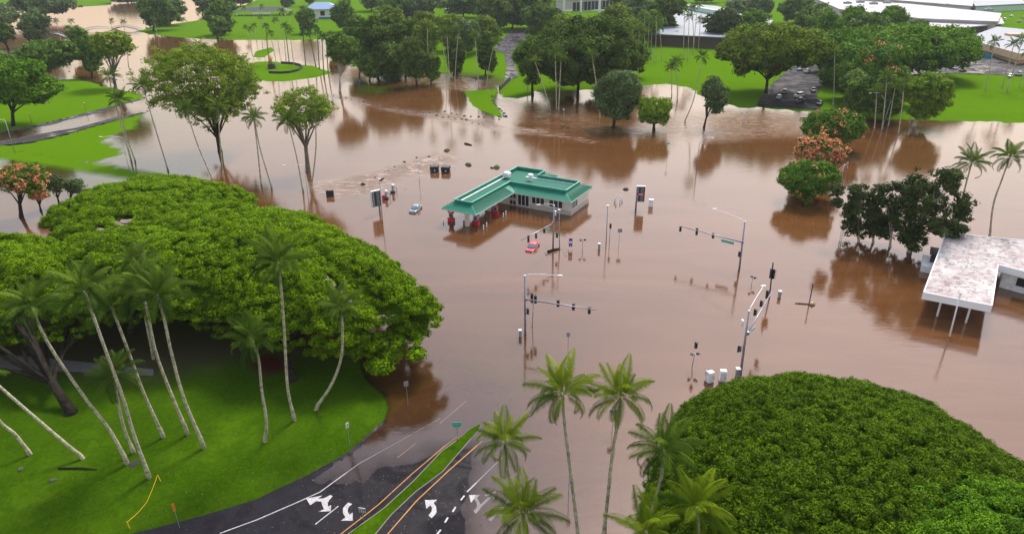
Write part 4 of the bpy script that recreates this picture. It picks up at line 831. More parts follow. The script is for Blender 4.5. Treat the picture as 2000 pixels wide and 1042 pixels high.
t = empty('board_sign', at(645, 383), 'black board tilted out of the water left of the price sign', 'board', None, .1); MB().box((0, 0, .65), (1.9, .25, 1.7)).build('board', MW['black'], t); MB().box((-.8, .1, -.4), (.12, .12, 1)).box((.8, .1, -.4), (.12, .12, 1)).build('leg', MW['black'], t)
# ---- cars
def rrect(L, W, z, dx=0, r=.35, n=4):
    P = []; r = min(r, L/2-.01, W/2-.01)
    for cx, cy, a0 in ((L/2-r, W/2-r, 0), (-L/2+r, W/2-r, 90), (-L/2+r, -W/2+r, 180), (L/2-r, -W/2+r, 270)):
        for k in range(n): a = rad(a0+90*k/(n-1)); P.append((cx+dx+r*math.cos(a), cy+r*math.sin(a), z))
    return P
def loft(mb, rings):
    n = len(rings[0]); b = len(mb.v)
    for r_ in rings: mb.v += [tuple(map(float, p)) for p in r_]
    for i in range(len(rings)-1):
        for j in range(n): mb.f.append((b+i*n+j, b+i*n+(j+1) % n, b+(i+1)*n+(j+1) % n, b+(i+1)*n+j))
    mb.f.append(tuple(b+j for j in range(n))[::-1]); mb.f.append(tuple(b+(len(rings)-1)*n+j for j in range(n))); return mb
def carpaint(name, c):
    m, t, P = newmat(name); P.inputs['Base Color'].default_value = (*c, 1); P.inputs['Metallic'].default_value = .3; P.inputs['Roughness'].default_value = .3; P.inputs['Coat Weight'].default_value = .6; return m
PAINT = dict(silver=carpaint('silver_paint', (.22, .26, .30)), pink=carpaint('red_car_paint', (.50, .035, .07)), white=carpaint('white_car_paint', (.7, .7, .7)), black=carpaint('black_car_paint', (.015, .02, .02)), grey=carpaint('grey_car_paint', (.10, .11, .14)))
def car(label, px, py, hx, hy, paint, kind='sedan', sink=0.0, cat='car', g=None, pitch=0.0):
    a = gnd(px, py); q = gnd(hx, hy); d = q-a; rz = math.atan2(d[1], d[0]); t = empty({'sedan': 'car', 'suv': 'suv', 'pickup': 'pickup_truck'}[kind], (a[0], a[1], a[2]-sink+.12), label, cat, g, rz); t.rotation_euler = (0, pitch, rz)
    L, W, H_ = (4.6, 1.82, 1.45) if kind == 'sedan' else (5.0, 1.95, 1.85); hb = H_*.58
    mb = MB(); loft(mb, [rrect(L-.3, W-.15, .22), rrect(L, W, .45), rrect(L, W, hb*.78), rrect(L-.15, W-.08, hb), rrect(L-.6, W-.3, hb+.05)]); bd = mb.build('body', PAINT[paint], t, smooth=True)
    if kind == 'pickup': cl, cd, tl = 2.1, .35, 1.5
    elif kind == 'suv': cl, cd, tl = 3.4, -.55, 2.9
    else: cl, cd, tl = 2.9, -.25, 1.55
    loft(MB(), [rrect(cl, W-.16, hb+.02, cd), rrect((cl+tl)/2, W-.3, (hb+H_)/2, cd-.05), rrect(tl+.1, W-.42, H_-.06, cd-.1)]).build('window', MW['blueglass'] if paint in ('silver', 'pink') else MW['glass'], t, smooth=True)
    loft(MB(), [rrect(tl+.16, W-.38, H_-.09, cd-.1), rrect(tl+.1, W-.42, H_, cd-.1), rrect(tl-.2, W-.7, H_+.03, cd-.1)]).build('roof', PAINT[paint], t, smooth=True)
    pl = MB()
    for sx in (-1, 1):
        for fr_ in (-.5, .02, .48): pl.box((cd+fr_*tl, sx*(W/2-.19), (hb+H_)/2), (.09, .08, H_-hb-.05))
    pl.build('window_pillar', PAINT[paint], t)
    if kind == 'pickup': MB().box((-1.55, 0, hb+.0), (1.5, W-.35, .14)).build('truck_bed', MW['black'], t)
    for sx in (1, -1):
        for sy in (1, -1): MB().tube([(sx*L*.31, sy*(W/2-.22), .34), (sx*L*.31, sy*(W/2+.02), .34)], .34, 14).build('wheel', MW['tyre'], t)
    for sy in (1, -1): MB().box((L/2-.12, sy*W*.34, hb*.75), (.2, .35, .16)).build('headlight', MW['white'], t)
    MB().box((L/2+.0, 0, .55), (.05, .5, .14)).build('number_plate', MW['white'], t)
car('silver sedan floating left of the petrol station', 812, 410, 803, 418, 'silver', sink=.42, pitch=rad(3))
car('red hatchback floating nose down below the traffic signal arm', 1040, 484, 1029, 496, 'pink', sink=.50, pitch=rad(5))
G_ = 'cars stopped on the highway at the edge of the flood'
car('silver sedan nearest the grass verge at the dry end of the highway', 1521, 193, 1516, 201, 'silver', g=G_)
car('dark green sedan parked behind the silver sedan on the highway', 1532, 182, 1528, 189, 'grey', g=G_)
car('white off-road wagon standing crosswise on the highway', 1560, 190, 1545, 193, 'white', 'suv', g=G_)
car('black pickup truck beside the white off-road wagon', 1563, 200, 1549, 205, 'black', 'pickup', g=G_)
car('grey pickup truck farther up the highway behind the white wagon', 1588, 180, 1590, 186, 'grey', 'pickup', g=G_)
car('dark grey sedan at the right side of the highway by the water edge', 1601, 204, 1595, 211, 'grey', g=G_)
car('silver car half hidden under the highway umbrella tree, left one', 1562, 138, 1550, 144, 'silver', 'suv'); car('silver car half hidden under the highway umbrella tree, right one', 1576, 143, 1566, 149, 'silver', 'suv')
car('white van on the far parking lot at the right edge', 1962, 40, 1980, 36, 'white', 'suv'); car('silver pickup at the right edge beside the tan building', 1990, 148, 2003, 145, 'silver', 'pickup')
car('white car next to the silver pickup at the right edge', 1973, 151, 1967, 157, 'white')
# ---- traffic signals
def head(parent, p, rz, n=3, s=1.0, nm='signal_head'):
    mb = MB(); h = .36*n*s
    mb.box((0, 0, 0), (.40*s, .22*s, h)); 
    for k in range(n):
        z = h/2-.18*s-k*.36*s; pts = []
        for a in range(-10, 191, 25): pts.append((.17*s*math.cos(rad(a)), .17*s*math.sin(rad(a))+z))
        for q in range(len(pts)-1):
            (x0, z0), (x1, z1) = pts[q], pts[q+1]; mb.add([(x0, -.1*s, z0), (x1, -.1*s, z1), (x1, -.42*s, z1-.02), (x0, -.42*s, z0-.02)], [(0, 1, 2, 3)])
    o = mb.build(nm, MW['black'], parent); o.location = p; o.rotation_euler = (0, 0, rz); return o
def lamp_arm(parent, top, end, base):
    T, E_ = np.array(top), np.array(end); m_ = T*.5+E_*.5; m_[2] = max(T[2], E_[2])*.45+.55*max(T[2], E_[2])+.18
    MB().tube([T, T*.75+m_*.25+[0, 0, .15], m_, E_], [.06, .055, .05, .045], 6).build('lamp_arm', MW['white'], parent, smooth=True)
    d = U(np.array([*(E_-T)[:2], 0])+1e-9); loft(MB(), [rrect(.5, .22, -.06, r=.1), rrect(.9, .36, 0, r=.15), rrect(.7, .26, .1, r=.12)]).build('lamp_head', MW['white'], parent, smooth=True).location = E_+d*.35
    parent.children[-1].rotation_euler = (0, 0, math.atan2(d[1], d[0]))
def signal_mast(label, base, top, joint, end, heads, lamp, poleheads=(), nh=3, rz=0.0):
    b = at(*base); Y = b[1]; t = empty('traffic_signal', b, label, 'traffic signal', 'traffic signal masts around the junction')
    T = onY(*top, Y); J = onY(*joint, Y); MB().tube([(0, 0, -1.2), (T-b)], [.20, .13], 12).build('pole', MW['galv'], t, smooth=True)
    MB().tube([T-b, T-b+[0, 0, .12]], [.2, .12], 12).build('pole_cap', MW['white'], t)
    E_ = at(*end, J[2]+.35) if end else None; dv = E_-J
    E_ = J+dv; MB().tube([J-b, E_-b], [.14, .07], 10).build('mast_arm', MW['galv'], t, smooth=True); MB().box(tuple(J-b), (.4, .4, .5)).build('arm_bracket', MW['galv'], t)
    for hx, hy, n_ in heads:
        p = at(hx, hy, J[2]-.15); head(t, p-b, rz, n_, 1.0)
    for hx, hy, n_ in poleheads: p = onY(hx, hy, Y); o = head(t, p-b, rz, n_, 1.0); MB().tube([p-b+[0, 0, .3], (0, 0, p[2]-b[2]+.3)], .03, 5).tube([p-b-[0, 0, .3], (0, 0, p[2]-b[2]-.3)], .03, 5).build('bracket', MW['black'], t)
    if lamp: lamp_arm(t, T-b, at(*lamp, T[2]-.1)-b, b)
    return t, b, J, E_
tD = signal_mast('traffic signal mast just below the petrol station, arm pointing to the red car', (1080,488), (1082,401), (1080.5,436), (1018,469), [(1032,466,4),(1047,460,3),(1063,450,3)], (1055,400), [(1088,459,3)])
tB = signal_mast('traffic signal mast right of the petrol station with a long green street sign', (1444,526), (1455,433), (1450,473), (1326,441), [(1329,447,3),(1361,452,4),(1393,460,3)], (1398,409), [(1444,496,3)], rz=rad(180))
tA = signal_mast('traffic signal mast in the middle of the junction with its arm to the right', (1026,652), (1025,538), (1026,584), (1164,605), [(1090,592,3),(1120,599,3),(1151,606,3)], (1089,538), [(1031,607,3)], rz=rad(160))
tC = signal_mast('traffic signal mast behind the great dome tree, its arm pointing away', (1447,727), (1463,607), (1460,650), (1508,569), [(1498.5,574,4),(1487,592,3),(1475,609,3)], (1490,560), [(1442.5,680,3)], rz=rad(15))
def street_sign(parent, P, w_, h, s, rz, sz): 
    o = MB().box((0, 0, 0), (w_, .04, h)).build('street_sign', MW['sgreen'], parent); o.location = P; o.rotation_euler = (0, 0, rz)
    b_ = MB(); [b_.box((0, -.02, z*h/2), (w_, .03, .05)) for z in (-1, 1)]; [b_.box((x*w_/2, -.02, 0), (.05, .03, h+.05)) for x in (-1, 1)]; b_.build('sign_border', MW['white'], o)
    text(s, MW['white'], o, (0, -.03, 0), sz)
p = at(1421, 472, tB[2][2]-.75); street_sign(tB[0], p-tB[1], 2.5, .55, 'Kamehameha Av', math.atan2(*(tB[2]-tB[3])[[1, 0]]), .34)
p = at(1070, 447.5, tD[2][2]-.2); street_sign(tD[0], p-tD[1], 1.1, .5, 'Pauahi St', rad(42), .22)
p = at(1471, 642, tC[2][2]-.3); street_sign(tC[0], p-tC[1], 1.3, .4, 'Pauahi St', rad(50), .22)
cm = MB(); q = onY(1450, 630, tC[1][1])-tC[1]; cm.box(tuple(q), (.25, .5, .9)).tube([q-[0, 0, .5], (q[0]*.4, 0, q[2]-.7)], .06, 6); cm.build('camera_unit', MW['white'], tC[0])
cm = MB(); q = onY(1085, 416, tD[1][1])-tD[1]; cm.box(tuple(q), (.3, .4, .9)); cm.build('camera_unit', MW['white'], tD[0])
def post_signal(label, base, top, heads, capt=None, r=.07, mat='galv', nm='signal_post', cat='signal post', rz=0.0):
    b = at(*base); t = empty(nm, b, label, cat); T = onY(*top, b[1]); MB().tube([(0, 0, -1), T-b], r, 8).build('pole', MW[mat], t, smooth=True)
    for dx, dz, n_ in heads: head(t, T-b+[dx, -.1, dz], rz+(dx*1.2), n_, 1.0)
    return t, b, T
post_signal('post with two back-to-back pedestrian signals right of the purple panel', (1138,487), (1138,468), [(-.42, 0, 1), (.42, .05, 1)], r=.06)
post_signal('post with a single tall traffic light near the plain lamp post', (1190,474), (1192,446), [(0, .6, 3)], r=.07)
post_signal('dark post with a double five-light signal behind the middle signal mast', (1039,636), (1042,590), [(-.25, .9, 5), (.3, .6, 4)])
post_signal('small post with two pedestrian signals left of the dome tree mast arm', (1467,556), (1471,540), [(-.3, .1, 1), (.3, -.15, 1)], r=.05)
post_signal('tall black post with a big signal stack beyond the dome tree mast', (1503,583), (1510,512), [(-.1, -2.0, 5), (.35, -2.1, 5)], mat='black', r=.12)
post_signal('post with three dark signals between the middle mast and white cabinets', (1351,715), (1357,690), [(-.42, 0, 1), (.42, .1, 1), (0, 1.5, 3)], r=.06)
# ---- street lamps
def street_lamp(label, base, top, arm=None, r=.09, g=None, mat='grey'):
    b = gnd(*base); t = empty('street_lamp', b, label, 'street lamp', g); T = onY(*top, b[1]); MB().tube([(0, 0, -1), T-b], [r*1.2, r*.8], 8).build('pole', MW[mat], t, smooth=True)
    if arm: lamp_arm(t, T-b, onY(*arm, b[1])-b, b)
    else:
        MB().box(tuple(T-b+[0, 0, .05]), (.5, .35, .18)).build('lamp_head', MW['white'], t)
street_lamp('lamp post with a box head beside the left price board', (747,433), (741,350)); street_lamp('plain lamp post with box head right of the petrol station', (1184,473), (1187,402))
street_lamp('grey lamp post rising before the shop corner of the petrol station', (1093,488), (1092,410)); street_lamp('tall street lamp with a curved arm in open water above the right price board', (1360,336), (1366,280), (1389,269), mat='galv')
street_lamp('street lamp on the verge beside the cars on the highway', (1507,186), (1515,134), (1530,129), mat='galv'); street_lamp('lamp post with a thin arm behind the near left umbrella trees', (604,404), (592,324), (557,323), r=.06)
street_lamp('slim lamp post with a long arm in the shallow left flood', (257,346), (240,270), (199,267), r=.06); street_lamp('street lamp at the left edge beside the park road', (29,298), (9,236), (0,234), mat='galv')
street_lamp('street lamp among the palms beside the right lawn', (1722,252), (1728,195), (1702,182), mat='galv'); street_lamp('curved street lamp showing above the umbrella tree by the parking lot', (1710,100), (1714,62), (1727,56), mat='galv')
street_lamp('white topped lamp on the upper left lawn nearest the road corner', (62,239), (57,222), mat='black', r=.07); street_lamp('white topped lamp on the upper left lawn beside the palms', (168,215), (164,201), mat='black', r=.07)
street_lamp('lamp post standing through the white roofed building front', (1855,656), (1876,572), mat='white', r=.12); street_lamp('small lamp in the rough water left of the grey green tree', (1103,246), (1101,214)); street_lamp('thin pole in the water left of the dumpsters', (819,354), (817,320), r=.05)
# ---- small posts, signs, boxes
def post_box(label, base, top, mat='grey', cap='white', w_=.42):
    b = at(*base); T = onY(*top, b[1])-b; t = empty('control_post', b, label, 'control post'); MB().box((0, 0, T[2]/2-.5), (w_, w_, T[2]+1)).build('post', MW[mat], t); MB().box((0, 0, T[2]+.06), (w_*1.25, w_*1.25, .14)).build('cap', MW[cap], t)
post_box('small capped post left of the middle signal mast foot', (1016,657), (1016,645)); post_box('small capped post between the pedestrian signals and the lamp post', (1170,487), (1170,476)); post_box('small capped post right of the black signal stack', (1522,580), (1523,569)); post_box('capped post at the foot of the signal mast behind the dome tree', (1440,735), (1441,720), w_=.5)
def panel_sign(label, base, ctr, w_, h, mat='white', rz=0.0, back=None, cat='sign', r=.035, lines=None, txt=None, yel=None):
    b = gnd(*base); c = onY(*ctr, b[1]); t = empty('road_sign', b, label, cat); MB().tube([(0, .04, -1), c-b+[0, .04, h*.3]], r, 6).build('post', MW['grey'], t)
    p_ = MB().box((0, 0, 0), (w_, .04, h)).build('sign_panel', MW[mat], t); p_.location = c-b; p_.rotation_euler = (0, 0, rz)
    for L in (lines or []): MB().tube([(x, -.03, z) for x, z in L], .05, 5).build('symbol', MW['black'], p_)
    for s_, x, z, sz in (txt or []): text(s_, MW['white'], p_, (x, -.03, z), sz)
    return t, p_, c-b
lane = [[(-.42, .18), (-.42, 0), (-.25, -.2)], [(-.15, -.25), (-.15, .1), (-.3, .25)], [(.05, -.25), (.05, .22)], [(.3, -.25), (.3, .05), (.42, .22)], [(.3, -.05), (.15, .12)]]
panel_sign('white lane arrow sign standing in the water beside the blackened palm', (1195,842), (1198.5,803), 1.0, .7, lines=lane, rz=rad(-12)); panel_sign('white lane arrow sign on the grass median beside the painted arrows', (710,1016), (707,995), .75, .6, lines=lane, rz=rad(-12))
t_, p_, c_ = panel_sign('green two part street sign on a post at the grass median', (894,861), (892,827), 1.15, .42, 'sgreen', txt=[('PAUAHI ST', 0, 0, .22)]); b2 = MB().box((0, .01, 0), (.8, .05, .26)).build('sign_panel', MW['sgreen'], t_); b2.location = c_-[0, 0, .36]; text('1200', MW['white'], b2, (0, -.03, 0), .18)
MB().box((0, 0, .35), (.18, .12, .35)).build('reflector', MW['orange'], t_)
panel_sign('grey backed square sign in the water left of the bottom palms', (1109,706), (1110,653), .5, .7, 'grey'); panel_sign('grey backed sign right of the single tall traffic light', (1208,480), (1211,450), .9, .8, 'grey')
panel_sign('small grey sign in the dark water off the left lawn', (797,790), (793,749), .6, .75, 'grey', rz=rad(20)); panel_sign('narrow white and blue sign on the left lawn by the kerb', (683,868), (678,830), .4, .75, 'white', rz=rad(50), lines=[[(-.1, -.2), (.1, .2)]])
panel_sign('route shield sign half hidden behind a bottom palm trunk', (1110,968), (1113,911), .45, .8, 'white', rz=rad(30), lines=[[(-.1, .1), (.1, .1)], [(-.1, -.15), (.1, -.15)]])
panel_sign('orange leaning sign on the near left lawn', (351,1030), (339,990), .28, 1.0, 'orange', rz=rad(20), r=.03); panel_sign('brown and white square sign under the crooked small tree', (1381,268), (1380,259), 1.4, .9, 'white'); panel_sign('red post with a green street sign in the open water', (1303,310), (1305,280), .9, .35, 'sgreen')
b = at(1114, 487); t = empty('banner_sign', b, 'purple and white banner panel below the petrol station corner', 'banner'); T = onY(1114, 465, b[1])-b; MB().box((-.38, 0, T[2]/2-.4), (.07, .07, T[2]+.8)).box((.38, 0, T[2]/2-.4), (.07, .07, T[2]+.8)).build('frame', MW['white'], t)
bp = MB().box((0, 0, T[2]*.62), (.7, .06, T[2]*.72)).build('panel', MW['purple'], t); MB().box((0, -.04, T[2]*.66), (.6, .03, T[2]*.18)).box((0, -.04, T[2]*.38), (.2, .03, .2)).build('print', MW['white'], bp)
# ---- white signal cabinets by the dome tree
def cabinet(lb, px, py, rz, w_, h):
    t = empty('signal_cabinet', at(px, py), lb, 'cabinet', 'white signal cabinets by the great dome tree', rz); loft(MB(), [rrect(w_, .8, -.8, r=.1), rrect(w_, .8, h-.15, r=.1), rrect(w_-.1, .7, h, r=.12)]).build('body', MW['white'], t)
    MB().box((0, -.42, h*.45), (w_*.84, .04, h*.8)).build('door', MW['white'], t); MB().box((w_*.25, -.46, h*.45), (.06, .05, .2)).build('handle', MW['black'], t)
cabinet('left white signal cabinet with a meter box on its side, beside the dome tree', 1386, 744, rad(25), .95, 1.6); cabinet('right white signal cabinet half behind the dome tree', 1411, 742, rad(-8), .95, 1.65)
q = at(1379, 738); t = empty('meter_box', q, 'grey meter box on posts against the left white cabinet', 'meter box'); MB().box((0, 0, .9), (.35, .3, .7)).build('box', MW['grey'], t); MB().tube([(0, 0, -.8), (0, 0, .6)], .06, 6).build('post', MW['grey'], t)
# ---- tape barrier on the lawn
a, b = gnd(253, 1030), gnd(311, 937); t = empty('tape_barrier', a, 'yellow caution tape strung between two yellow posts on the lawn', 'caution tape')
MB().tube([(0, 0, -.3), (-.05, 0, .9)], .05, 6).build('post', MW['yellow'], t); MB().tube([b-a+[.3, -.2, -.2], b-a+[0, 0, .8]], .04, 6).build('post', MW['yellow'], t)
m_ = (b-a)/2; MB().tube([(0, 0, .85), m_*.5+[0.2, -.1, .45], m_+[.35, -.2, .3], m_*1.5+[.2, -.1, .5], b-a+[0, 0, .8]], .022, 5).build('tape', MW['yellow'], t)
# ---- driftwood, rocks
def rock_mesh(seed, mat):
    rng = np.random.default_rng(seed); mb = MB(); rings = []
    for z, r in ((-.3, .8), (0, 1), (.35, .9), (.6, .5)): rings.append([(r*math.cos(a)*rng.uniform(.8, 1.2), r*math.sin(a)*rng.uniform(.8, 1.2), z*rng.uniform(.9, 1.1)) for a in np.linspace(0, 2*math.pi, 9)[:-1]])
    loft(mb, rings); o = mb.build('rock', MW[mat]); me = o.data; bpy.data.objects.remove(o); return me
RM = [rock_mesh(i, 'rock') for i in range(4)]; RMM = rock_mesh(9, 'moss')
def rock(px, py, s, label, g, me=None, flat_=1.0):
    o = bpy.data.objects.new('rock', me or RM[int(px) % 4]); link(o); p = gnd(px, py); o.location = p; o.scale = (s*1.2, s, s*flat_); o.rotation_euler = (0, 0, px*1.3); tag(o, label, 'rock', g)
for x, y, s, lb in ((873,294,.9,'mossy rock awash behind the left dumpster'),(915,322,.95,'round mossy rock awash left of the green roof'),(970,327,1.0,'mossy boulder awash nearest the green roof'),(961,328,.55,'small mossy rock beside the mossy boulder'),(1222,370,.7,'dark rock in the water right of the shop')): rock(x, y, s, lb, None, RMM if 'mossy' in lb else None)
def rock_line(P, n, s, label, g, jit=1.2, me=None):
    P = np.array(P, float); d = np.r_[0, np.cumsum(np.linalg.norm(np.diff(P, axis=0), axis=1))]; rng = np.random.default_rng(n)
    s *= .8
    for k in range(n):
        u = d[-1]*(k+.3*rng.random())/max(1, n-1); u = min(u, d[-1]); x = np.interp(u, d, P[:, 0]); y = np.interp(u, d, P[:, 1]); rock(x, y+rng.normal()*jit, s*rng.uniform(.6, 1.4), label, g, flat_=.8)
rock_line([(64,249),(100,238),(140,229),(200,213),(240,203),(282,190)], 17, .42, 'small dark kerb rock on the upper side of the park road', 'rocks along the upper side of the park road', .4)
rock_line([(118,267),(150,258),(200,243),(240,232),(288,217)], 12, .42, 'small dark kerb rock on the lower side of the park road', 'rocks along the lower side of the park road', .4)
rock_line([(650,188),(690,194),(740,205),(800,218),(860,225),(920,238),(945,244)], 26, .5, 'small dark rock breaking the water on the drowned wall line', 'rocks along the drowned wall', 1.2)
rock_line([(840,212),(870,219),(910,226),(950,230),(985,228)], 12, .5, 'small dark rock on the upper drowned wall line', 'rocks along the upper drowned wall', 1.0)
rock_line([(960,178),(962,197),(975,214),(988,222),(990,228),(975,231)], 18, .65, 'dark rock piled on the bank beside the bridge road', 'rocks piled beside the bridge road', 2.0)
rock_line([(108,146),(130,149),(160,152),(200,154),(255,159)], 10, .5, 'small dark rock along the flooded upper left bank', 'rocks along the upper left bank', .5)
rock_line([(130,141),(150,138),(190,132),(240,134),(285,140)], 10, .5, 'small dark rock on the far side of the flooded left path', 'rocks beyond the flooded left path', .5)
rock_line([(706,359),(740,345),(775,322),(799,311),(815,307),(838,306),(857,309)], 8, .42, 'small dark rock breaking the curved ripple line', 'rocks on the curved ripple line', .6)
def log(label, pa, pb, r, z=.1):
    a, b = gnd(*pa), gnd(*pb); o = MB().tube([(0, 0, z), (b-a)*.5+[0, .1, z+.05], b-a+[0, 0, z]], [r, r*.85, r*.5], 7).build('driftwood', MT['dark'], None, smooth=True); o.location = a; tag(o, label, 'driftwood')
log('brown log floating behind the dumpsters', (908,281), (921,284), .35); log('driftwood caught across the foot of the signal mast by the station', (1070,492.5), (1094,486), .28, .15); log('floating stick right of the lamp by the left price board', (743,353), (750,348), .2)
log('branch on the near left lawn behind the short leaning palm', (115,915), (190,917), .12, .1); log('dark branch afloat left of the left price board', (705,361), (714,360), .2)
rock(262/1, 905, .55, 'dark round stump on the lawn at the foot of the leaning palms', None, flat_=.5); rock(104, 938, .4, 'mossy lump on the lawn below the longest leaning palm', None, RMM); rock(40, 916, .35, 'small green lump on the lawn near the left edge', None, RMM)
b = at(1580, 594); t = empty('wreckage', b, 'leaning dark post with caught wreckage in the right open water', 'wreckage'); T = onY(1588, 554, b[1])-b; MB().tube([(0, 0, -1), T], .09, 6).build('post', MW['black'], t)
MB().tube([(-2.2, .4, .08), (0, 0, .1)], .1, 5).tube([(.6, -.6, .1), (1.0, .3, .12)], .12, 5).box((.45, -.2, .1), (.9, .5, .2), .4).build('debris', MT['mid'], t); MB().tube([(.4, -.25, .2), (.4, -.25, .5)], .18, 8).build('yellow_cap', MW['yellow'], t)
def frame_(label, P, z):
    b = gnd(*P[0]); t = MB(); Q = [onY(x, y, b[1])-b for x, y in P]
    t.tube(Q[:3], .09, 6)
    if len(Q) > 3: t.tube(Q[3:], .09, 6)
    o = t.build('barrier_frame', MW['white']); o.location = b; tag(o, label, 'barrier')
frame_('white tubular frame sticking out of the water beside the pink blossoming tree', [(1640,336),(1657,316),(1655,328),(1644,342),(1650,320),(1637,333)], 0); frame_('white tubular frame in the water beside the leftmost paperbark', [(1640,470),(1646,436),(1649,440),(1643,470),(1649,442)], 0); frame_('white tubular frame below the highway lawn corner', [(1449,228),(1460,214),(1457,226),(1452,222),(1461,216)], 0)
b = onY(268, 345, at(240, 350)[1]); 
# ---- white flat roofed building at the right edge
RZ = 4.4; A0, B0, C0, D0 = at(1804, 571, RZ), at(1937, 597, RZ), at(1949, 517, RZ), at(1847, 455, RZ); ex = U((B0-A0)[:2]); 
E0 = D0[:2]+(at(2000, 470, RZ)-D0)[:2]*2.6; F0 = C0[:2]+(at(2000, 530, RZ)-C0)[:2]*5
cx0 = A0[:2]; orig = np.array([A0[0], A0[1], 0]); wb = empty('pavilion', orig, 'white flat roofed building on thin columns in the flood at the right edge', 'building')
m, t_m, P_ = newmat('stained_white_roof'); g_ = geo(t_m); s1 = noise(t_m, .35, 6, .65, g_); s2 = noise(t_m, .55, 9, .75, g_, 1.8); s3 = noise(t_m, .12, 3, .5, g_)
c_ = ramp(t_m, s1.outputs[0], [(.35, (.36, .28, .28)), (.6, (.52, .49, .48))]).outputs[0]; c_ = mixc(t_m, ramp(t_m, s2.outputs[0], [(.50, (0, 0, 0)), (.57, (.8, .8, .8))]).outputs[0], c_, (.16, .14, .14)); t_m.links.new(c_, P_.inputs['Base Color']); P_.inputs['Roughness'].default_value = .8
foot = [p[:2]-orig[:2] for p in (A0, B0, C0)]+[F0-orig[:2], E0-orig[:2], D0[:2]-orig[:2]]
MB().prism(foot, RZ-.3, RZ).build('roof', m, wb)
fa = MB()
for i in range(6):
    a, b = np.array(foot[i]), np.array(foot[(i+1) % 6]); t2 = U(b-a); mm = (a+b)/2; fa.box((mm[0], mm[1], RZ-.5), (np.linalg.norm(b-a)+.18, .18, 1.25), math.atan2(t2[1], t2[0]))
fa.build('fascia', flat('bright_white_paint', (.82, .83, .84), .5, var=.03), wb)
for px, py in ((1830,617),(1886,630)): q = at(px, py)-orig; MB().tube([(q[0], q[1], -1.2), (q[0], q[1], RZ-.3)], .16, 10).build('column', MW['white'], wb, smooth=True)
q0 = np.array([C0[0]-orig[0], C0[1]-orig[1]]); dirx = U(F0-C0[:2]); diry = U((D0-A0)[:2]); w0 = q0+dirx*1.2+diry*1.2; L = 22
W_ = [w0, w0+dirx*L, w0+dirx*L+diry*9, w0+diry*9]; MB().prism(W_, -1.2, RZ-.31).build('wall', MW['white'], wb)
mm = w0+dirx*(2.2+5)-diry*.04; MB().box((mm[0], mm[1], 1.9), (10, .12, 1.5), math.atan2(dirx[1], dirx[0])).build('window', MW['glass'], wb)
w1 = np.array(at(1797, 530)[:2])-orig[:2]; ang_ = math.atan2(ex[1], ex[0]); ey = np.array([-ex[1], ex[0]]); c1 = w1+ex*3.2+ey*3
MB().box((c1[0], c1[1], -.1), (6.4, 6, 2.6), ang_).build('annex', MW['white'], wb); c2 = c1+ex*.3+ey*1.2; MB().box((c2[0], c2[1], 1.9), (4.6, 3.2, 1.7), ang_).build('annex_opening', MW['glass'], wb); MB().box((c2[0]+ey[0]*.2, c2[1]+ey[1]*.2, 2.85), (5.2, 3.8, .2), ang_).build('annex_roof', MW['black'], wb)
# ---- far buildings: roof corner points in the photo at a given height
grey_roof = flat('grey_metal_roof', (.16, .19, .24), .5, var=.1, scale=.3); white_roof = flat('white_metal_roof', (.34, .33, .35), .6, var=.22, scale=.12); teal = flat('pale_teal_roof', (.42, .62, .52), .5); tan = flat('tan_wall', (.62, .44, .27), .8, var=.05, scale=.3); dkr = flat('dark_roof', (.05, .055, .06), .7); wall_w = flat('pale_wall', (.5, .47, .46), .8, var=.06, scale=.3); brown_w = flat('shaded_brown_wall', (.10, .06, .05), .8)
def building(name, label, P, z, roof, wall, inset=1.0, thick=.5, cat='building', z0=0.0):
    W_ = [at(x, y, z) for x, y in P]; o0 = np.array([W_[0][0], W_[0][1], z0]); t = empty(name, o0, label, cat); Q = [(w_-o0)[:2] for w_ in W_]; c = np.mean(Q, 0)
    MB().prism(Q, z-z0-thick, z-z0).build('roof', roof, t); I = [q+(c-q)/np.linalg.norm(c-q)*inset for q in Q]; MB().prism(I, -1, z-z0-thick-.02).build('wall', wall, t); return t, o0, Q, I
def front_band(t, a, b, z0, z1, mat, nm, n=1, gap=.3, off=.08):
    a, b = np.array(a), np.array(b); d = U(b-a); L = np.linalg.norm(b-a); nn = np.array([d[1], -d[0]]); an = math.atan2(d[1], d[0])
    for k in range(n):
        w_ = L/n; c = a+d*(k+.5)*w_+nn*off; MB().box((c[0], c[1], (z0+z1)/2), (w_-gap, .12, z1-z0), an).build(nm, mat, t)
t, o0, Q, I = building('office_building', 'white slab building with tall dark windows behind the banyan', [(1085,-6),(1200,-10),(1206,-40),(1090,-38)], 14, white_roof, wall_w, 2.0, 1.5); front_band(t, Q[0], Q[1], 10.5, 13.2, MW['white'], 'roof_fascia', 1, 0, -.1)
a, b = np.array(at(1117, 28)[:2])-o0[:2], np.array(at(1202, 22)[:2])-o0[:2]; front_band(t, a, b, 2.5, 10.5, MW['glass'], 'window', 12, .8, .6)
for x in (1101, 1134, 1170): q = at(x, 27)-o0; MB().box((q[0], q[1]-2, 6), (2.2, 1.2, 13)).build('column', MW['white'], t)
q = (a+b)/2; MB().box((q[0], q[1]-1.2, 2.2), (62, 2.5, 1.0)).build('base_slab', MW['white'], t)
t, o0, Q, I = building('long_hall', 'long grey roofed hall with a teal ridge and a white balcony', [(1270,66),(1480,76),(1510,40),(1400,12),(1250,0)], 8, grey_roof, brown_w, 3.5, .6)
rg = MB(); ra, rb_ = at(1330, 12, 10)-o0, at(1462, 36, 10)-o0; rg.tube([ra, rb_], [2.4, 2.4], 4); rg.build('ridge_cap', teal, t); ba, bb_ = np.array(at(1302, 63, 3)[:2])-o0[:2], np.array(at(1366, 77, 3)[:2])-o0[:2]; front_band(t, ba, bb_, 2.2, 4.4, MW['white'], 'balcony', 1, 0, .3)
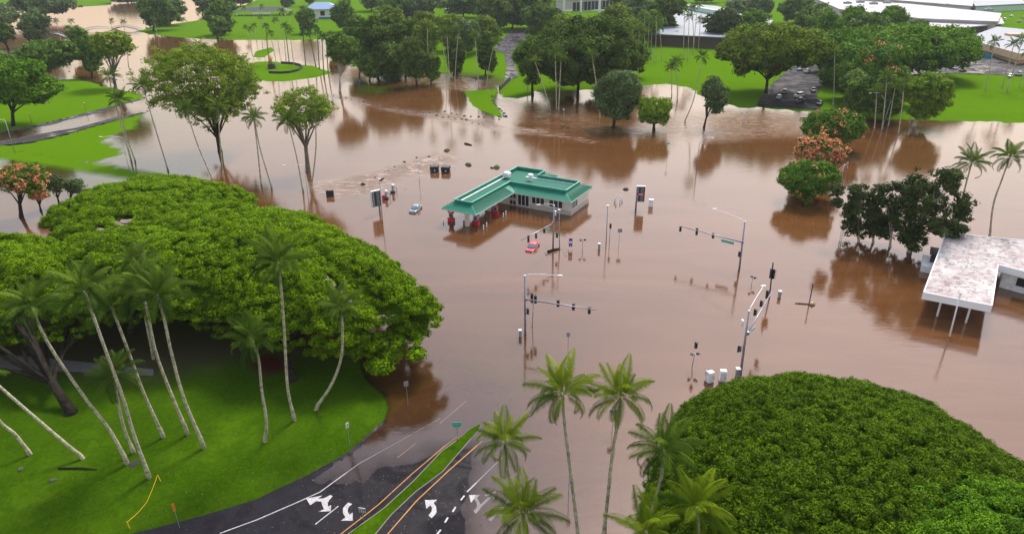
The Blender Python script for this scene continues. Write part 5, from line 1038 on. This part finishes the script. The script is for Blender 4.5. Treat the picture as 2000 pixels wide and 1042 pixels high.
t = empty('lookout_tower', gnd(1453, 66), 'slim white tower with a flat pale cap beside the long hall', 'tower'); T = onY(1453, 33, gnd(1453, 66)[1])-np.array(t.location)
lt = MB(); [lt.box((sx*2.2, sy*1.6, T[2]/2), (.9, .9, T[2])) for sx in (-1, 1) for sy in (-1, 1)]; lt.box((0, 0, T[2]*.9), (5.3, 4.1, 1.0)); lt.build('shaft', wall_w, t); MB().box((-1, 0, T[2]+.3), (16, 7, .7), .1).build('cap', white_roof, t)
building('shopping_mall', 'long white roofed mall stretching across the upper right', [(1590,-4),(1780,8),(1956,26),(1950,42),(1800,36),(1640,18)], 8, white_roof, wall_w, 1.5, 1.2)
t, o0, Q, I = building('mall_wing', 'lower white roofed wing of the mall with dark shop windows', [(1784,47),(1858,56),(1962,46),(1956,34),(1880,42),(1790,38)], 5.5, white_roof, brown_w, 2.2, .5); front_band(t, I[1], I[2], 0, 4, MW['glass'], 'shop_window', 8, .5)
building('mall_hall', 'broad pale roofed mall hall in front of the top edge', [(1500,-20),(1640,-8),(1900,12),(1900,-6),(1680,-22),(1520,-34)], 10, white_roof, wall_w, 2, 1)
building('covered_walkway', 'long grey roofed walkway building at the top right edge', [(1905,12),(2110,2),(2110,-14),(1890,-6)], 7, grey_roof, teal, 2, .8)
building('warehouse', 'pale flat roofed store at the top edge right of the mall', [(1790,-8),(1900,-4),(1890,-24),(1780,-26)], 9, white_roof, wall_w, 1.5, 1)
building('house', 'distant house with a grey roof at the top right of the grey hall', [(1420,-4),(1500,4),(1500,-14),(1425,-18)], 7, grey_roof, wall_w, 1.5, .6)
building('house', 'distant pale roofed house between the trees at the top centre', [(780,8),(822,4),(822,-8),(786,-6)], 6, grey_roof, wall_w, 1.5, .6)
building('house', 'white roofed house half hidden behind the dark trees at the top centre', [(870,18),(906,20),(906,8),(872,6)], 5, white_roof, wall_w, 1.5, .6)
t, o0, Q, I = building('restaurant', 'tan walled building with a bright blue wall panel at the right edge', [(1884,75),(1992,105),(2080,96),(2080,66),(1948,52)], 6.5, grey_roof, tan, 3.5, .4)
fb = MB()
for i in (0, 1):
    a, b = np.array(Q[i]), np.array(Q[i+1]); d = U(b-a); mm = (a+b)/2; fb.box((mm[0], mm[1], 4.9), (np.linalg.norm(b-a)+.3, .5, 3.4), math.atan2(d[1], d[0]))
fb.build('fascia', tan, t); a, b = np.array(at(1909, 117)[:2])-o0[:2], np.array(at(1936, 119)[:2])-o0[:2]; front_band(t, a, b, 0, 3.4, flat('blue_wall', (.0, .22, .36), .6), 'blue_wall', 1, 0, .0); MB().box((Q[3][0]*.5, Q[3][1]*.5+2, 7.1), (8, 5, 1.2)).build('roof_box', tan, t)
for bx_, by_, z_ in ((1655,8,10),(1680,6,10),(1706,9,10),(1732,7,10),(1850,12,8),(1884,30,5.5),(1745,22,8),(1700,-6,10),(1930,22,8)):
    q = at(bx_, by_, z_); t = empty('rooftop_unit', q, ['large','boxy','long','square','lone','low','white','distant','end'][int(bx_*7+by_) % 9]+f' grey air unit on the mall roof, number {0} along it', 'air unit', 'air units on the mall roofs')
    t['label'] = 'grey air conditioning unit on the white mall roofs'; MB().box((0, 0, .9), (6, 4, 1.8)).build('casing', MW['grey'], t); MB().tube([(0, 0, 1.8), (0, 0, 2.3)], 1.4, 10).build('fan', MW['galv'], t)
PC = [(1946,30),(1968,62),(1985,60),(1975,33),(1990,44),(1922,64),(1950,66),(1998,36),(1880,140),(1860,135)]
for i, (x, y) in enumerate(PC): car(f"small {['white','grey','black'][i % 3]} car on the far parking lot, {ORD[sorted(p[0] for p in PC).index(x)]} from the left", x, y, x+12, y-2+(i % 2)*4, ['white', 'grey', 'black'][i % 3], g='cars on the far parking lot')
# blue roofed house
b = at(627, 38, 0.6); t = empty('house', b, 'white house with a pale blue hipped roof at the top of the lawn', 'house'); MB().box((0, 10, 4), (22, 16, 9)).build('wall', MW['white'], t); brf = flat('pale_blue_roof', (.20, .30, .48), .5, .2)
hp = MB().add([(-15, -2, 8.6), (15, -2, 8.6), (15, 22, 8.6), (-15, 22, 8.6), (-6, 10, 14), (6, 10, 14)], [(0, 1, 5, 4), (1, 2, 5), (2, 3, 4, 5), (3, 0, 4), (3, 2, 1, 0)]); hp.build('roof', brf, t); MB().box((1.5, 1.9, 5), (4, .3, 4)).build('window', MW['glass'], t); MB().box((4, 1.5, 1.0), (12, .4, 1.6)).build('railing', MW['blue'], t)
# black roofed pavilion
t = empty('pavilion', at(520, 30, 1), 'low black roofed open pavilion on the far left lawn', 'pavilion'); hp = MB().add([(-30, -7, 4), (24, -7, 4), (24, 9, 4), (-30, 9, 4), (-14, 1, 7.5), (14, 1, 7.5)], [(0, 1, 5, 4), (1, 2, 5), (2, 3, 4, 5), (3, 0, 4), (3, 2, 1, 0)]); hp.build('roof', dkr, t)
for x in (-26, -10, 6, 20): MB().box((x, -5.5, 1.7), (.6, .6, 4.4)).build('post', MW['white'], t)
MB().box((-2, -6.8, 2.3), (18, .5, 1.2)).build('white_panel', MW['white'], t)
# ---- round lawn wall with golden statue, footbridge
t = empty('ring_wall', at(530, 140, .5), 'low dark curved wall around the round lawn', 'wall'); P = [onY(x, y, 0) if False else at(x, y, .5)-np.array(t.location) for x, y in ((526,143),(545,144),(565,143),(582,139),(590,134),(587,129),(575,126),(550,124))]
rw = MB()
for i in range(len(P)-1):
    d = P[i+1]-P[i]; mm = (P[i]+P[i+1])/2; rw.box((mm[0], mm[1], .45), (np.linalg.norm(d[:2])+.2, .5, 1.3), math.atan2(d[1], d[0]))
rw.build('wall', MW['rock'], t)
b = gnd(531, 134); t = empty('statue', b, 'golden robed statue on a dark plinth by the round lawn', 'statue'); gold = flat('gold_leaf', (.65, .33, .04), .35, .6)
MB().tube([(0, 0, 0), (0, 0, 2.4), (0, 0, 2.5)], [2.1, 1.7, 1.2], 10).build('plinth', MW['rock'], t)
MB().tube([(0, 0, 2.4), (0, 0, 4.2), (0, 0, 5.4), (0, 0, 5.9), (0, 0, 6.15), (0, 0, 6.5), (0, 0, 6.8)], [.75, .6, .7, .28, .3, .34, .1], 12).tube([(.5, 0, 5.3), (1.0, -.2, 4.9), (1.25, -.3, 5.8)], [.2, .16, .1], 8).tube([(-.5, 0, 5.3), (-.85, -.2, 4.6), (-.9, -.3, 3.9)], [.2, .16, .1], 8).tube([(-.95, -.4, 2.6), (-.95, -.4, 7.2)], .05, 6).build('figure', gold, t, smooth=True)
def footbridge(label, pa, pb, rise):
    a, b = at(*pa), at(*pb); t = empty('footbridge', a, label, 'footbridge', 'arched footbridges over the pond'); d = b-a; n_ = np.array([-d[1], d[0], 0]); n_ /= np.linalg.norm(n_); dk = []; 
    for k in range(13): u = k/12; dk.append(d*u+np.array([0, 0, .4+rise*math.sin(math.pi*u)]))
    mb = MB()
    for k in range(12):
        p, q = dk[k], dk[k+1]; mb.add([p-n_*1.5, p+n_*1.5, q+n_*1.5, q-n_*1.5, p-n_*1.5-[0, 0, .5], p+n_*1.5-[0, 0, .5], q+n_*1.5-[0, 0, .5], q-n_*1.5-[0, 0, .5]], [(3, 2, 1, 0), (4, 5, 6, 7), (0, 1, 5, 4), (2, 3, 7, 6)])
    mb.build('deck', MW['grey'], t)
    for s in (-1, 1): MB().tube([p+n_*1.45*s+[0, 0, 1.0] for p in dk], .12, 5).build('railing', MW['grey'], t)
footbridge('arched grey footbridge on the left of the pond', (86,74), (132,74), 2.8); footbridge('arched grey footbridge in the middle of the pond', (160,62), (222,58), 1.8); footbridge('arched grey footbridge reaching the green point', (222,57), (275,60), 2.2)
# leaf litter and flotsam: too many bits to count
def litter(name, polys, n, smin, smax, mat, seed, zoff=.03):
    rng = np.random.default_rng(seed); V = []; Fq = []
    for P_, k in zip(polys, n):
        W_ = atn(P_); lo, hi = W_.min(0), W_.max(0); q = rng.uniform(lo, hi, size=(k*6, 2)); q = q[sdist(q[:, 0], q[:, 1], W_) > 0][:k]; z = np.maximum(height(q[:, 0], q[:, 1]), 0)+zoff
        for (x, y), zz in zip(q, z):
            s_ = rng.uniform(smin, smax); a_ = rng.uniform(0, 3.14); l = rng.uniform(.5, 2.2); u_ = np.array([math.cos(a_), math.sin(a_), 0])*s_*l; v_ = np.array([-math.sin(a_), math.cos(a_), 0])*s_*.5; c_ = np.array([x, y, zz]); b_ = len(V)
            V += [c_-u_, c_-v_+[0, 0, .02], c_+u_+[0, 0, .03], c_+v_]; Fq.append((b_, b_+1, b_+2, b_+3))
    tag(mesh_np(name, V, Fq, mat), kind='stuff')
SH = [(300,1030),(500,975),(600,930),(680,885),(745,828),(752,800),(740,790),(725,822),(660,875),(590,915),(490,960),(300,1005)]
litter('leaf_litter', [[(0,1042),(560,1042),(740,830),(740,780),(300,760),(0,760)], SH, [(560,1042),(960,1042),(900,900),(700,900)]], [420, 160, 260], .03, .09, flat('dead_leaves', (.13, .085, .035), .9), 5, .06)
litter('pale_litter', [[(150,1042),(700,930),(700,850),(0,960)], [(560,1042),(960,1042),(900,900),(700,900)]], [40, 120], .02, .05, flat('pale_scraps', (.55, .52, .45), .8), 6, .07)
litter('flotsam', [[(650,188),(700,194),(860,224),(985,248),(985,256),(850,232),(690,204)], [(1000,200),(1500,210),(1600,225),(1500,270),(1100,265)], [(600,360),(860,300),(930,320),(800,370),(640,400)], [(1060,480),(1110,480),(1110,500),(1060,500)]], [160, 160, 60, 30], .08, .28, flat('flotsam_twigs', (.09, .06, .04), .9), 7)
# person in blue walking in the flood
b = at(703, 162); pr = empty('person', b, 'person in blue wading in the flood beside the grove', 'person'); MB().tube([(0, 0, -.6), (0, 0, .3), (0, 0, .55), (.0, 0, 1.0), (0, 0, 1.25), (0, 0, 1.33), (0, 0, 1.42), (0, 0, 1.6), (0, 0, 1.68)], [.12, .17, .19, .24, .2, .07, .09, .11, .03], 10).tube([(.2, 0, 1.2), (.32, 0, .9), (.3, -.1, .6)], [.07, .055, .04], 7).tube([(-.2, 0, 1.2), (-.32, 0, .9), (-.3, -.1, .6)], [.07, .055, .04], 7).build('figure', MW['blue'], pr, smooth=True)
# manholes of green: flood wall by bridge road
t = empty('retaining_wall', gnd(972, 190), 'dark stone retaining wall at the start of the bridge road', 'wall'); a, b = gnd(976, 176), gnd(996, 156); d = b-a; mm = (a+b)/2-np.array(t.location); MB().box((mm[0], mm[1], .6), (np.linalg.norm(d[:2]), .7, 2.4), math.atan2(d[1], d[0])).build('wall', MW['rock'], t)
# ---- air: thin haze that pales the far trees
hz_m = bpy.data.materials.new('haze'); hz_m.use_nodes = True; th = hz_m.node_tree; th.nodes.remove(th.nodes['Principled BSDF']); pv = th.nodes.new('ShaderNodeVolumePrincipled')
pv.inputs['Color'].default_value = (.86, .92, 1, 1); pv.inputs['Density'].default_value = .00007; pv.inputs['Anisotropy'].default_value = .2
th.links.new(pv.outputs[0], th.nodes['Material Output'].inputs['Volume'])
hb_ = MB().box((0, 2900, 28), (9800, 6200, 60)); ho = hb_.build('haze', hz_m); tag(ho, kind='stuff')
